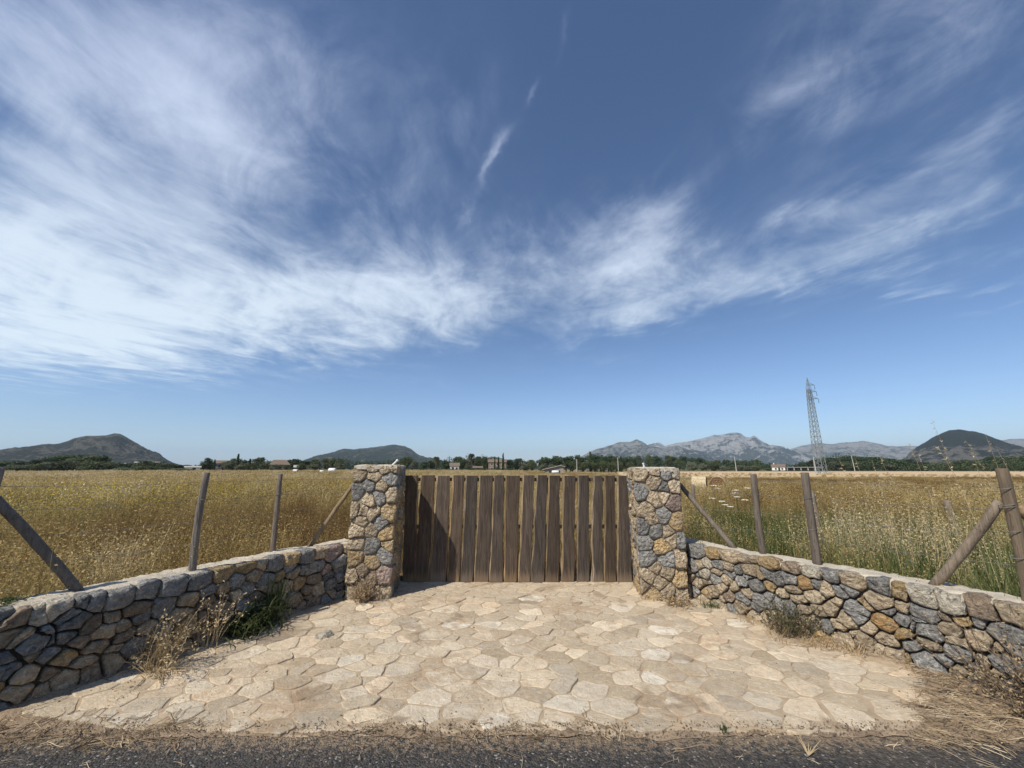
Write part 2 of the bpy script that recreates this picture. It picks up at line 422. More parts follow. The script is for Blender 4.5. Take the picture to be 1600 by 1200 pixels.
# ------------------------------------------------------------------ mesh helpers
class MB:
    """collects vertices and faces and links them as one mesh object"""
    def __init__(self):
        self.v, self.f, self.mi = [], [], []

    def add(self, verts, faces, mi=0):
        o = len(self.v)
        self.v.extend([tuple(p) for p in verts])
        for f in faces:
            self.f.append([o + i for i in f])
            self.mi.append(mi)
        return self

    def box(self, c, size, mi=0, rz=0.0):
        x, y, z = (s / 2 for s in size)
        cr, sr = math.cos(rz), math.sin(rz)
        vs_ = []
        for dx, dy, dz in ((-x, -y, -z), (x, -y, -z), (x, y, -z), (-x, y, -z), (-x, -y, z), (x, -y, z), (x, y, z), (-x, y, z)):
            vs_.append((c[0] + dx * cr - dy * sr, c[1] + dx * sr + dy * cr, c[2] + dz))
        return self.add(vs_, [(0, 3, 2, 1), (4, 5, 6, 7), (0, 1, 5, 4), (1, 2, 6, 5), (2, 3, 7, 6), (3, 0, 4, 7)], mi)

    def tube(self, pts, rad, n=8, mi=0, caps=True, jit=0.0, rng=None):
        pts = [Vector(p) for p in pts]
        if not isinstance(rad, (list, tuple)):
            rad = [rad] * len(pts)
        vs_, fs = [], []
        prev = None
        for i, p in enumerate(pts):
            t = (pts[min(i + 1, len(pts) - 1)] - pts[max(i - 1, 0)]).normalized()
            if prev is None:
                ref = Vector((0, 0, 1)) if abs(t.z) < 0.9 else Vector((1, 0, 0))
                a = t.cross(ref).normalized()
            else:
                a = (prev - t * prev.dot(t)).normalized()
            prev = a
            b = t.cross(a)
            for q in range(n):
                w = 2 * math.pi * q / n
                r = rad[i] * (1 + (rng.uniform(-jit, jit) if jit else 0))
                vs_.append(p + (a * math.cos(w) + b * math.sin(w)) * r)
        for i in range(len(pts) - 1):
            for q in range(n):
                q2 = (q + 1) % n
                fs.append((i * n + q, i * n + q2, (i + 1) * n + q2, (i + 1) * n + q))
        if caps:
            fs.append(tuple(reversed(range(n))))
            fs.append(tuple((len(pts) - 1) * n + q for q in range(n)))
        return self.add(vs_, fs, mi)

    def mesh(self, name, mats, smooth=False):
        me = bpy.data.meshes.new(name)
        me.from_pydata(self.v, [], self.f)
        for m in mats if isinstance(mats, (list, tuple)) else [mats]:
            me.materials.append(m)
        me.polygons.foreach_set("material_index", self.mi)
        if smooth:
            me.polygons.foreach_set("use_smooth", [True] * len(self.f))
        me.update()
        return me

    def build(self, name, mats, parent=None, smooth=False, loc=(0, 0, 0)):
        o = bpy.data.objects.new(name, self.mesh(name, mats, smooth))
        COL.objects.link(o)
        o.location = loc
        if parent is not None:
            o.parent = parent
        return o


def tag(o, label=None, cat=None, group=None, kind=None):
    if label:
        o["label"] = label
    if cat:
        o["category"] = cat
    if group:
        o["group"] = group
    if kind:
        o["kind"] = kind
    return o


def thing(name, label, cat, loc=(0, 0, 0), rz=0.0, group=None):
    o = bpy.data.objects.new(name, None)
    o.empty_display_size = 0.2
    COL.objects.link(o)
    o.location = loc
    o.rotation_euler = (0, 0, rz)
    return tag(o, label, cat, group)


def link_copy(src, parent=None):
    c = src.copy()
    COL.objects.link(c)
    if parent is not None:
        c.parent = parent
    return c


def copy_thing(src, loc, rz, scale, label, group=None):
    r = link_copy(src)
    r.location = loc
    r.rotation_euler = (0, 0, rz)
    r.scale = scale
    r["label"] = label
    if group:
        r["group"] = group
    for ch in list(src.children):
        c = link_copy(ch, r)
        for g in ch.children:
            link_copy(g, c)
    return r


def smooth01(x, a, b):
    t = max(0.0, min(1.0, (x - a) / (b - a)))
    return t * t * (3 - 2 * t)


def fbm(x, y, s, octs=4):
    return noise.fractal(Vector((x * s, y * s, 3.7)), 1.0, 2.0, octs)


def ground_z(x, y):
    r = math.hypot(x, y)
    side = smooth01(math.degrees(math.atan2(x, max(y, 0.01))), -15, 20)
    return -(0.15 + 0.32 * side) * smooth01(r, 9, 60)

# ------------------------------------------------------------------ 2-D stone layouts
def clip(poly, nx, ny, c):
    out = []
    n = len(poly)
    for i in range(n):
        a, b = poly[i], poly[(i + 1) % n]
        da, db = a[0] * nx + a[1] * ny - c, b[0] * nx + b[1] * ny - c
        if da <= 0:
            out.append(a)
        if (da < 0 < db) or (db < 0 < da):
            t = da / (da - db)
            out.append((a[0] + (b[0] - a[0]) * t, a[1] + (b[1] - a[1]) * t))
    return out


def cells(seeds, bound, reach, stretch=1.0, tilt=0.0, wmax=0.0):
    """Voronoi cells of the seeds inside bound; stretch > 1 makes cells longer along the tilted first axis"""
    ct, st = math.cos(tilt), math.sin(tilt)

    def fw(p):
        x, y = p[0] * ct + p[1] * st, -p[0] * st + p[1] * ct
        return (x / stretch, y)

    def bw(p):
        x, y = p[0] * stretch, p[1]
        return (x * ct - y * st, x * st + y * ct)

    S = [fw(p) for p in seeds]
    wr = random.Random(len(seeds))
    W = [wr.uniform(0, wmax) for _ in S]         # bigger weight, bigger stone
    B = [fw(p) for p in bound]
    res = []
    for i, p in enumerate(S):
        poly = B
        for j, q in enumerate(S):
            dx, dy = q[0] - p[0], q[1] - p[1]
            if i == j or abs(dx) > reach or abs(dy) > reach:
                continue
            poly = clip(poly, dx, dy, (q[0] ** 2 + q[1] ** 2 - p[0] ** 2 - p[1] ** 2 + W[i] - W[j]) / 2)
            if len(poly) < 3:
                break
        res.append([bw(p_) for p_ in poly])
    return res


def area(poly):
    return 0.5 * sum(poly[i][0] * poly[(i + 1) % len(poly)][1] - poly[(i + 1) % len(poly)][0] * poly[i][1] for i in range(len(poly)))


def centroid(poly):
    a = area(poly)
    if abs(a) < 1e-9:
        return poly[0]
    cx = cy = 0.0
    for i in range(len(poly)):
        p, q = poly[i], poly[(i + 1) % len(poly)]
        w = p[0] * q[1] - q[0] * p[1]
        cx += (p[0] + q[0]) * w
        cy += (p[1] + q[1]) * w
    return (cx / (6 * a), cy / (6 * a))


def cut_corners(poly, k=0.22):
    out = []
    for i in range(len(poly)):
        a, b = poly[i], poly[(i + 1) % len(poly)]
        out.append((a[0] + (b[0] - a[0]) * k, a[1] + (b[1] - a[1]) * k))
        out.append((a[0] + (b[0] - a[0]) * (1 - k), a[1] + (b[1] - a[1]) * (1 - k)))
    return out


def tidy(poly, eps):
    out = []
    for p in poly:
        if not out or math.hypot(p[0] - out[-1][0], p[1] - out[-1][1]) > eps:
            out.append(p)
    while len(out) > 3 and math.hypot(out[0][0] - out[-1][0], out[0][1] - out[-1][1]) < eps:
        out.pop()
    return out


def inset(poly, g):
    c = centroid(poly)
    out = []
    for p in poly:
        dx, dy = p[0] - c[0], p[1] - c[1]
        r = math.hypot(dx, dy) or 1e-6
        k = max(0.25, 1 - g / r)
        out.append((c[0] + dx * k, c[1] + dy * k))
    return out


def stone(poly, mapf, gap, back, bulge, mat, parent, rng, name="stone", corner=0.22, jit=0.004, flip=False, rough=0.008):
    if area(poly) < 0:
        poly = poly[::-1]
    poly = tidy(poly, 0.018)
    if len(poly) < 3 or abs(area(poly)) < 0.0012:
        return None
    poly = inset(poly, gap)
    fine = []
    for a, b in zip(poly, poly[1:] + poly[:1]):           # long edges break into chipped ones
        fine.append(a)
        L = math.hypot(b[0] - a[0], b[1] - a[1])
        if L > 0.07:
            k, t = rng.uniform(-0.10, 0.07) * L, rng.uniform(0.35, 0.65)
            fine.append((a[0] + (b[0] - a[0]) * t - (b[1] - a[1]) / L * k, a[1] + (b[1] - a[1]) * t + (b[0] - a[0]) / L * k))
    poly = cut_corners(fine, corner) if len(fine) < 9 else fine
    poly = [(a + rng.uniform(-jit, jit), b + rng.uniform(-jit, jit)) for a, b in poly]
    c = centroid(poly)
    ext = math.sqrt(abs(area(poly)))
    tx, ty = rng.uniform(-0.20, 0.20), rng.uniform(-0.26, 0.16)
    rings = [(1.0, back, 0.0), (1.0, -0.006, 0.0), (0.95, bulge * 0.75, rough * 0.5), (0.66, bulge, rough), (0.30, bulge * 1.02, rough)]
    pts = []
    n = len(poly)
    for sc, d, r in rings:
        for a, b in poly:
            x, y = c[0] + (a - c[0]) * sc, c[1] + (b - c[1]) * sc
            t = 0.0 if d < -0.02 else tx * (x - c[0]) + ty * (y - c[1])
            pts.append(mapf(x, y, d + t + (rng.uniform(-r, r) if r else 0)))
    pts.append(mapf(c[0], c[1], bulge * 1.05))
    fs = []
    for k in range(len(rings) - 1):
        for i in range(n):
            j = (i + 1) % n
            fs.append((k * n + i, k * n + j, (k + 1) * n + j, (k + 1) * n + i))
    o = (len(rings) - 1) * n
    for i in range(n):
        fs.append((o + i, o + (i + 1) % n, len(pts) - 1))
    if flip:
        fs = [tuple(reversed(f)) for f in fs]
    ctr = Vector(mapf(c[0], c[1], 0.0))
    m = MB().add([Vector(p) - ctr for p in pts], fs)
    return m.build(name, mat, parent, True, ctr)


def fill_seeds(seeds, x0, x1, y0, y1, r, rng, stretch=1.4, tries=4000, classes="ttttgggbow"):
    """adds seeds by dart throwing wherever the given ones leave room"""
    S = list(seeds)
    for _ in range(tries):
        x, y = rng.uniform(x0, x1), rng.uniform(y0, y1)
        if all(((x - s[0]) / stretch) ** 2 + (y - s[1]) ** 2 > r * r for s in S):
            S.append((x, y, rng.choice(classes)))
    return S


LEFT_PATH=[(-6.6,2.86),(-6.269,2.852),(-5.926,2.845),(-5.59,2.837),(-5.275,2.829),(-5.0,2.82),(-4.769,2.808),(-4.571,2.795),(-4.399,2.781),(-4.244,2.768),(-4.1,2.76),
    (-3.968,2.752),(-3.853,2.744),(-3.752,2.74),(-3.663,2.744),(-3.58,2.76),(-3.509,2.788),(-3.453,2.823),(-3.403,2.869),(-3.355,2.928),(-3.3,3.0),(-3.237,3.094),(-3.17,
    3.207),(-3.102,3.33),(-3.038,3.451),(-2.98,3.56),(-2.931,3.653),(-2.89,3.738),(-2.851,3.818),(-2.812,3.901),(-2.77,3.99),(-2.725,4.085),(-2.68,4.184),(-2.632,4.286),
    (-2.583,4.391),(-2.53,4.5),(-2.47,4.62),(-2.404,4.751),(-2.337,4.882),(-2.274,5.002),(-2.22,5.1),(-2.178,5.172),(-2.144,5.226),(-2.115,5.267),(-2.088,5.303),(-2.06,
    5.34),(-2.032,5.377),(-2.006,5.41),(-1.981,5.44),(-1.956,5.469),(-1.93,5.5)]
RIGHT_PATH=[(1.98,5.62),(2.007,5.579),(2.032,5.542),(2.058,5.503),(2.087,5.457),(2.12,5.4),(2.158,5.328),(2.201,5.244),(2.246,5.154),(2.293,5.061),(2.34,4.97),(2.387,
    4.882),(2.436,4.793),(2.486,4.703),(2.537,4.612),(2.59,4.52),(2.645,4.426),(2.702,4.329),(2.761,4.232),(2.82,4.135),(2.88,4.04),(2.942,3.947),(3.005,3.856),(3.069,
    3.764),(3.132,3.673),(3.19,3.58),(3.244,3.482),(3.296,3.379),(3.345,3.278),(3.393,3.183),(3.44,3.1),(3.481,3.029),(3.515,2.967),(3.55,2.914),(3.596,2.868),(3.66,
    2.83),(3.743,2.801),(3.84,2.781),(3.95,2.769),(4.07,2.762),(4.2,2.76),(4.331,2.764),(4.463,2.776),(4.61,2.791),(4.785,2.807),(5.0,2.82),(5.269,2.829),(5.582,2.837),
    (5.922,2.845),(6.267,2.852),(6.6,2.86)]
RIGHT_STONES=[(0.465,0.555,'g'),(0.664,0.571,'o'),(0.873,0.59,'t'),(1.092,0.585,'t'),(1.326,0.597,'o'),(1.515,0.582,'b'),(1.682,0.577,'w'),(1.87,0.578,'g'),(2.01,0.571,
    't'),(0.401,0.387,'g'),(0.494,0.405,'t'),(0.579,0.445,'w'),(0.714,0.46,'g'),(0.873,0.479,'t'),(0.386,0.24,'t'),(0.478,0.325,'g'),(0.553,0.341,'w'),(0.706,0.384,'t'),
    (0.872,0.407,'g'),(0.989,0.458,'g'),(1.104,0.486,'t'),(1.214,0.472,'o'),(1.313,0.492,'g'),(0.564,0.245,'t'),(0.683,0.3,'g'),(0.824,0.325,'t'),(1.012,0.351,'g'),
    (1.101,0.417,'g'),(1.166,0.349,'g'),(1.292,0.367,'o'),(1.392,0.469,'g'),(1.511,0.475,'g'),(1.622,0.46,'O'),(1.717,0.472,'g'),(0.417,0.105,'g'),(0.45,0.207,'t'),
    (0.544,0.125,'o'),(0.626,0.168,'t'),(0.742,0.235,'t'),(0.913,0.28,'t'),(0.736,0.123,'t'),(0.839,0.176,'b'),(1.057,0.235,'t'),(1.009,0.176,'g'),(1.265,0.27,'g'),
    (1.193,0.202,'g'),(1.153,0.146,'g'),(0.989,0.108,'t'),(1.531,0.402,'t'),(1.434,0.321,'t'),(1.4,0.206,'g'),(1.687,0.373,'t'),(1.812,0.448,'t'),(1.914,0.453,'g'),
    (1.976,0.485,'g'),(1.892,0.378,'t'),(1.728,0.26,'t'),(1.824,0.29,'t'),(1.928,0.24,'t'),(2.003,0.345,'g'),(1.99,0.282,'g'),(1.865,0.179,'t'),(1.781,0.155,'g'),(1.886,
    0.099,'t'),(1.49,0.23,'g'),(1.557,0.313,'t'),(1.583,0.226,'t'),(1.637,0.158,'t'),(1.974,0.134,'t'),(2.198,0.56,'g'),(2.332,0.549,'o'),(2.473,0.544,'w'),(2.607,0.549,
    'w'),(2.786,0.547,'b'),(2.923,0.557,'t'),(2.092,0.409,'o'),(2.176,0.451,'t'),(2.329,0.436,'t'),(2.234,0.38,'g'),(2.297,0.348,'g'),(2.468,0.427,'g'),(2.56,0.431,'b'),
    (2.448,0.38,'g'),(2.664,0.433,'o'),(2.775,0.446,'g'),(2.072,0.213,'t'),(2.213,0.277,'O'),(2.287,0.235,'o'),(2.413,0.312,'g'),(2.479,0.295,'g'),(2.588,0.348,'t'),
    (2.188,0.15,'t'),(2.601,0.283,'t'),(2.352,0.155,'g'),(2.478,0.213,'t'),(2.737,0.336,'t'),(2.816,0.315,'t'),(2.885,0.405,'g'),(2.6,0.204,'g'),(2.655,0.161,'g'),(2.52,
    0.136,'g'),(2.417,0.087,'g'),(2.301,0.062,'o'),(2.216,0.064,'t'),(2.151,0.074,'t'),(2.036,0.103,'t'),(2.083,0.134,'t'),(2.747,0.202,'t'),(2.857,0.229,'g'),(2.814,
    0.174,'t'),(2.898,0.193,'b'),(2.599,0.091,'t'),(2.93,0.334,'g')]
LEFT_STONES=[(3.329,0.561,'g'),(3.376,0.536,'b'),(3.503,0.541,'w'),(3.571,0.556,'w'),(3.711,0.56,'g'),(3.793,0.553,'g'),(3.919,0.558,'g'),(4.059,0.57,'g'),(3.38,0.451,
    't'),(3.431,0.43,'t'),(3.487,0.393,'g'),(3.516,0.423,'g'),(3.385,0.336,'g'),(3.506,0.302,'t'),(3.584,0.275,'g'),(3.652,0.231,'o'),(3.582,0.383,'g'),(3.659,0.392,'g'),
    (3.736,0.319,'b'),(3.774,0.406,'b'),(3.898,0.42,'t'),(4.052,0.383,'g'),(4.009,0.449,'b'),(3.858,0.337,'t'),(3.918,0.284,'b'),(3.952,0.352,'t'),(3.828,0.26,'t'),
    (3.951,0.189,'t'),(3.775,0.173,'t'),(3.595,0.172,'b'),(3.491,0.186,'t'),(3.609,0.05,'t'),(3.688,0.07,'t'),(3.825,0.071,'b'),(3.935,0.093,'t'),(3.452,0.106,'t'),
    (3.391,0.241,'g'),(3.392,0.29,'b'),(3.643,0.501,'g'),(3.976,0.277,'b'),(4.125,0.26,'t'),(3.683,0.447,'g'),(4.305,0.573,'g'),(4.485,0.561,'g'),(4.657,0.574,'o'),
    (4.894,0.567,'o'),(5.077,0.576,'t'),(5.195,0.564,'g'),(5.385,0.577,'o'),(5.577,0.568,'g'),(5.716,0.57,'t'),(5.926,0.535,'p'),(5.376,0.475,'g'),(5.534,0.412,'g'),
    (5.685,0.419,'g'),(5.864,0.358,'p'),(6.015,0.418,'g'),(6.03,0.34,'g'),(5.252,0.423,'o'),(5.418,0.411,'t'),(5.895,0.286,'g'),(5.682,0.305,'b'),(6.03,0.252,'g'),(5.911,
    0.203,'g'),(5.487,0.317,'o'),(5.346,0.313,'t'),(5.773,0.175,'t'),(5.616,0.219,'b'),(6.038,0.156,'g'),(5.928,0.101,'t'),(5.447,0.229,'g'),(5.199,0.313,'t'),(5.289,
    0.221,'g'),(5.655,0.134,'b'),(5.457,0.136,'b'),(5.863,0.064,'g'),(6.032,0.058,'t'),(5.161,0.202,'b'),(5.248,0.122,'b'),(5.119,0.337,'t'),(4.927,0.406,'g'),(4.84,
    0.362,'t'),(4.722,0.329,'g'),(4.696,0.44,'t'),(4.549,0.455,'g'),(4.581,0.367,'b'),(4.677,0.27,'b'),(4.57,0.231,'b'),(4.687,0.115,'b'),(4.479,0.123,'b'),(4.418,0.42,
    't'),(4.825,0.473,'g'),(4.978,0.471,'t'),(4.773,0.191,'g'),(4.905,0.216,'g'),(5.002,0.189,'g'),(5.041,0.267,'b'),(4.874,0.098,'b'),(5.014,0.099,'b')]
LEFT_PILLAR_FRONT=[(0.077,1.478,'t'),(0.259,1.564,'t'),(0.267,1.444,'t'),(0.397,1.547,'t'),(0.483,1.555,'t'),(0.448,1.418,'g'),(0.215,1.334,'g'),(0.077,1.251,'g'),(0.325,
    1.199,'g'),(0.222,1.158,'t'),(0.476,1.232,'t'),(0.051,1.035,'t'),(0.157,1.026,'t'),(0.271,0.992,'t'),(0.464,0.999,'o'),(0.143,0.912,'t'),(0.078,0.791,'t'),(0.276,
    0.805,'t'),(0.47,0.762,'o'),(0.281,0.604,'g'),(0.435,0.514,'g'),(0.084,0.488,'o'),(0.293,0.421,'o'),(0.084,0.269,'t'),(0.297,0.242,'b'),(0.434,0.27,'p'),(0.205,0.174,
    'b'),(0.202,0.329,'b'),(0.081,0.101,'t'),(0.213,0.052,'t'),(0.421,0.078,'t')]
LEFT_PILLAR_INNER=[(0.267,1.546,'t'),(0.362,1.4,'g'),(0.215,1.219,'t'),(0.595,1.159,'t'),(0.381,0.994,'g'),(0.287,0.813,'o'),(0.603,0.771,'t'),(0.35,0.597,'t'),(0.158,
    0.465,'t'),(0.514,0.377,'o'),(0.126,0.278,'t'),(0.457,0.234,'t'),(0.314,0.086,'g'),(0.103,0.062,'t')]
RIGHT_PILLAR_FRONT=[(0.104,1.47,'t'),(0.253,1.519,'t'),(0.395,1.486,'g'),(0.521,1.478,'w'),(0.235,1.381,'t'),(0.351,1.317,'g'),(0.479,1.339,'t'),(0.084,1.275,'g'),(0.238,
    1.181,'t'),(0.335,1.213,'t'),(0.463,1.135,'p'),(0.109,1.037,'t'),(0.309,0.961,'g'),(0.484,0.894,'o'),(0.073,0.833,'g'),(0.224,0.797,'g'),(0.358,0.777,'t'),(0.399,
    0.701,'t'),(0.514,0.696,'g'),(0.069,0.656,'g'),(0.284,0.608,'o'),(0.105,0.475,'g'),(0.321,0.48,'g'),(0.49,0.485,'t'),(0.107,0.273,'t'),(0.302,0.316,'t'),(0.464,0.255,
    'o'),(0.296,0.133,'t'),(0.125,0.083,'o'),(0.471,0.066,'t'),(0.233,0.204,'t')]
RIGHT_PILLAR_INNER=[(0.454,1.462,'t'),(0.266,1.346,'o'),(0.591,1.262,'g'),(0.402,1.133,'t'),(0.536,0.932,'t'),(0.277,0.877,'t'),(0.456,0.686,'t'),(0.379,0.599,'g'),
    (0.373,0.469,'t'),(0.438,0.294,'t'),(0.338,0.141,'o'),(0.173,0.061,'o'),(0.087,0.431,'g')]
PLANKS=[(-1.527,-1.369,-1.487,-1.339),(-1.286,-1.121,-1.33,-1.146),(-1.057,-0.91,-1.12,-0.919),(-0.836,-0.698,-0.875,-0.735),(-0.643,-0.505,-0.691,-0.551),(-0.45,-0.285,
    -0.507,-0.332),(-0.239,-0.129,-0.297,-0.14),(-0.074,0.101,-0.096,0.052),(0.175,0.312,0.096,0.236),(0.377,0.496,0.271,0.429),(0.542,0.68,0.472,0.63),(0.753,0.9,0.691,
    0.84),(0.965,1.093,0.91,1.05),(1.185,1.286,1.111,1.242),(1.351,1.47,1.277,1.417),(1.534,1.649,1.461,1.641)]
HILLS={'left':(1900,[(-58.35,0.0),(-55.56,0.44),(-52.94,0.99),(-51.0,1.47),(-49.96,1.73),(-48.49,2.07),(-47.34,2.42),(-46.76,2.68),(-45.94,2.97),(-45.3,3.07),(-44.64,
    3.16),(-44.07,3.35),(-43.5,3.29),(-42.97,2.93),(-42.28,2.51),(-41.35,1.82),(-40.25,1.19),(-39.13,0.6),(-38.28,0.27),(-37.43,0.0)]),'mid':(2600,[(-28.86,0.0),(-26.87,
    0.77),(-25.5,1.33),(-24.09,1.82),(-22.62,2.16),(-21.5,2.34),(-20.34,2.44),(-18.78,2.63),(-17.19,2.82),(-15.73,3.01),(-14.57,2.85),(-13.71,2.44),(-12.85,1.85),(-11.74,
    1.44),(-10.45,1.19),(-8.72,0.6),(-6.98,0.0)]),'low':(4200,[(-8.7,0.0),(-6.13,0.86),(-5.1,1.38),(-3.96,1.21),(-2.82,1.55),(-1.76,1.38),(-0.44,1.03),(0.7,1.21),(2.2,
    0.77),(4.38,0.0)]),'rocky':(4600,[(5.25,0.0),(7.87,0.77),(10.05,1.79),(11.78,2.46),(13.07,2.96),(14.59,3.28),(16.0,3.43),(16.84,3.66),(17.47,3.4),(18.16,2.89),(19.58,
    2.7),(20.75,2.68),(21.91,2.74),(23.74,2.06),(25.5,1.25),(27.18,0.38),(28.18,0.0)]),'massif':(6200,[(12.1,0.0),(17.18,2.57),(19.22,3.28),(19.62,3.36),(20.37,2.85),
    (21.55,2.99),(22.71,3.29),(23.86,3.5),(24.98,3.71),(26.09,3.91),(27.18,4.11),(28.25,4.27),(29.13,4.11),(29.56,3.71),(30.03,3.62),(30.44,3.76),(31.04,3.13),(31.76,
    2.66),(32.69,2.41),(33.59,2.09),(34.75,1.63),(36.43,1.04),(38.58,0.47),(40.6,0.0)]),'far':(7600,[(30.19,0.0),(32.63,1.82),(33.9,2.16),(34.84,2.42),(35.57,2.54),
    (36.64,2.72),(37.75,2.54),(39.4,2.69),(40.2,2.79),(40.95,2.63),(42.14,2.19),(42.86,2.1),(43.58,2.2),(44.71,2.1),(46.42,1.85),(48.12,2.2),(49.69,2.42),(50.44,2.5),
    (51.5,2.44),(53.76,2.11),(55.92,0.92),(56.84,0.0)]),'dome':(2300,[(41.84,0.0),(42.9,0.69),(43.42,1.07),(44.12,1.74),(44.74,2.28),(45.47,2.75),(46.19,3.14),(46.75,
    3.47),(47.3,3.56),(47.9,3.46),(48.48,3.3),(49.2,2.91),(49.88,2.41),(50.37,2.05),(51.02,1.64),(52.28,0.95),(53.77,0.31),(54.62,0.0)])}


rng = random.Random(7)

# ------------------------------------------------------------------ ground, road, verge
def build_ground():
    rad = [0.0, 2, 4, 6, 8, 10, 13, 17, 22, 28, 36, 46, 60, 80, 110, 160, 240, 400, 800, 1600, 3200, 6000, 11500]
    n = 96
    v, f = [(0, 0, -0.03)], []
    for r in rad[1:]:
        for q in range(n):
            a = 2 * math.pi * q / n
            x, y = r * math.sin(a), r * math.cos(a)
            v.append((x, y, ground_z(x, y) - 0.03))
    for q in range(n):
        f.append((0, 1 + (q + 1) % n, 1 + q))
    for i in range(len(rad) - 2):
        for q in range(n):
            a, b = 1 + i * n + q, 1 + i * n + (q + 1) % n
            f.append((a, b, b + n, a + n))
    m, k, p = material("dry_field_soil", 0.95)
    P = pos(k)
    nz = k.noise(P, 0.35, 6.0, 0.6)
    col = k.mix(k.step(nz, 0.35, 0.65), (0.16, 0.105, 0.055), (0.24, 0.165, 0.085))
    far = k.noise(k.vm("MULTIPLY", P, (0.006, 0.02, 0.0)), 1.0, 4.0)
    d = k.vm("LENGTH", P)
    col = k.mix(k.step(d, 60.0, 160.0), col, k.mix(k.step(far, 0.4, 0.6), (0.30, 0.21, 0.10), (0.22, 0.18, 0.08)))
    col = k.mix(k.step(d, 300.0, 700.0), col, (0.07, 0.08, 0.04))
    k.set(p.inputs["Base Color"], col)
    bump(k, p, k.noise(P, 12.0, 6.0), 0.7, 0.03)
    tag(MB().add(v, f).build("field_ground", m), kind="structure")


# ------------------------------------------------------------------ paved driveway
def path_x(path, y):
    for (x0, y0), (x1, y1) in zip(path[:-1], path[1:]):
        if min(y0, y1) <= y <= max(y0, y1) and y0 != y1:
            return x0 + (x1 - x0) * (y - y0) / (y1 - y0)
    return None


def drive_limits(y):
    """left and right edge of the paving at depth y"""
    if y < 3.0:
        l = -3.15 + (3.0 - y) * 5.2
    else:
        l = (path_x(LEFT_PATH, min(y, 5.45)) or -2.0) - 0.02
    if y < 3.66:
        r = 2.46 + (y - 2.84) * 1.05
    else:
        r = (path_x(RIGHT_PATH, min(y, 5.55)) or 2.0) + 0.02
    if y > 5.5:
        l, r = -1.75, 1.85
    if y < 3.66:
        r += 0.10 * fbm(7.0, y, 2.5, 4)
    return l, r


def front_limit(x):
    return 2.80 + 0.03 * fbm(x, 9.0, 2.2, 3) + 0.05 * smooth01(abs(x), 2.2, 3.0)


def edge_y(x):
    return 2.775 + 0.025 * fbm(x, 0.0, 0.9, 3) + 0.03 * fbm(x, 4.0, 5.0, 4) + 0.022 * fbm(x, 7.0, 24.0, 4) - 0.045 * smooth01(x, 2.3, 2.9)


def build_road():
    m = MB()
    xs = [-60, -30, -15, -8, 8, 15, 30, 60]
    v = [(x, y, 0.0) for x in xs for y in (-5.0, 3.0)]
    f = [(2 * i, 2 * i + 2, 2 * i + 3, 2 * i + 1) for i in range(len(xs) - 1)]
    tag(m.add(v, f).build("road", ASPHALT), kind="structure")
    # verge of soil and dust lying on the edge of the asphalt
    v, f = [], []
    xs = [-14 + i * 0.04 for i in range(701)]
    rows = 22
    for x in xs:
        y0 = edge_y(x)
        y1 = 4.1
        for r in range(rows):
            t = r / (rows - 1)
            y = y0 + (y1 - y0) * t ** 1.6
            z = 0.004 + 0.005 * smooth01(t, 0, 0.15) + (0.012 * abs(fbm(x, y, 5.0)) if 0 < t else 0) + 0.02 * smooth01(abs(x), 2.6, 3.3) * smooth01(t, 0.05, 0.5)
            l, r_ = drive_limits(y)
            inside = min(x - l, r_ - x)
            z = 0.004 + 0.009 * smooth01(y - y0, 0.0, 0.08) + 0.006 * fbm(x, y, 7.0, 4) + 0.02 * smooth01(abs(x), 2.6, 3.3) * smooth01(t, 0.05, 0.5)
            z = max(z, 0.003) - 0.05 * smooth01(inside, 0.0, 0.30) * smooth01(y, 2.80, 2.95)
            v.append((x, y, z))
    for i in range(len(xs) - 1):
        for r in range(rows - 1):
            a = i * rows + r
            f.append((a, a + rows, a + rows + 1, a + 1))
    tag(MB().add(v, f).build("verge", DIRT, None, True), kind="structure")


build_ground()
build_road()


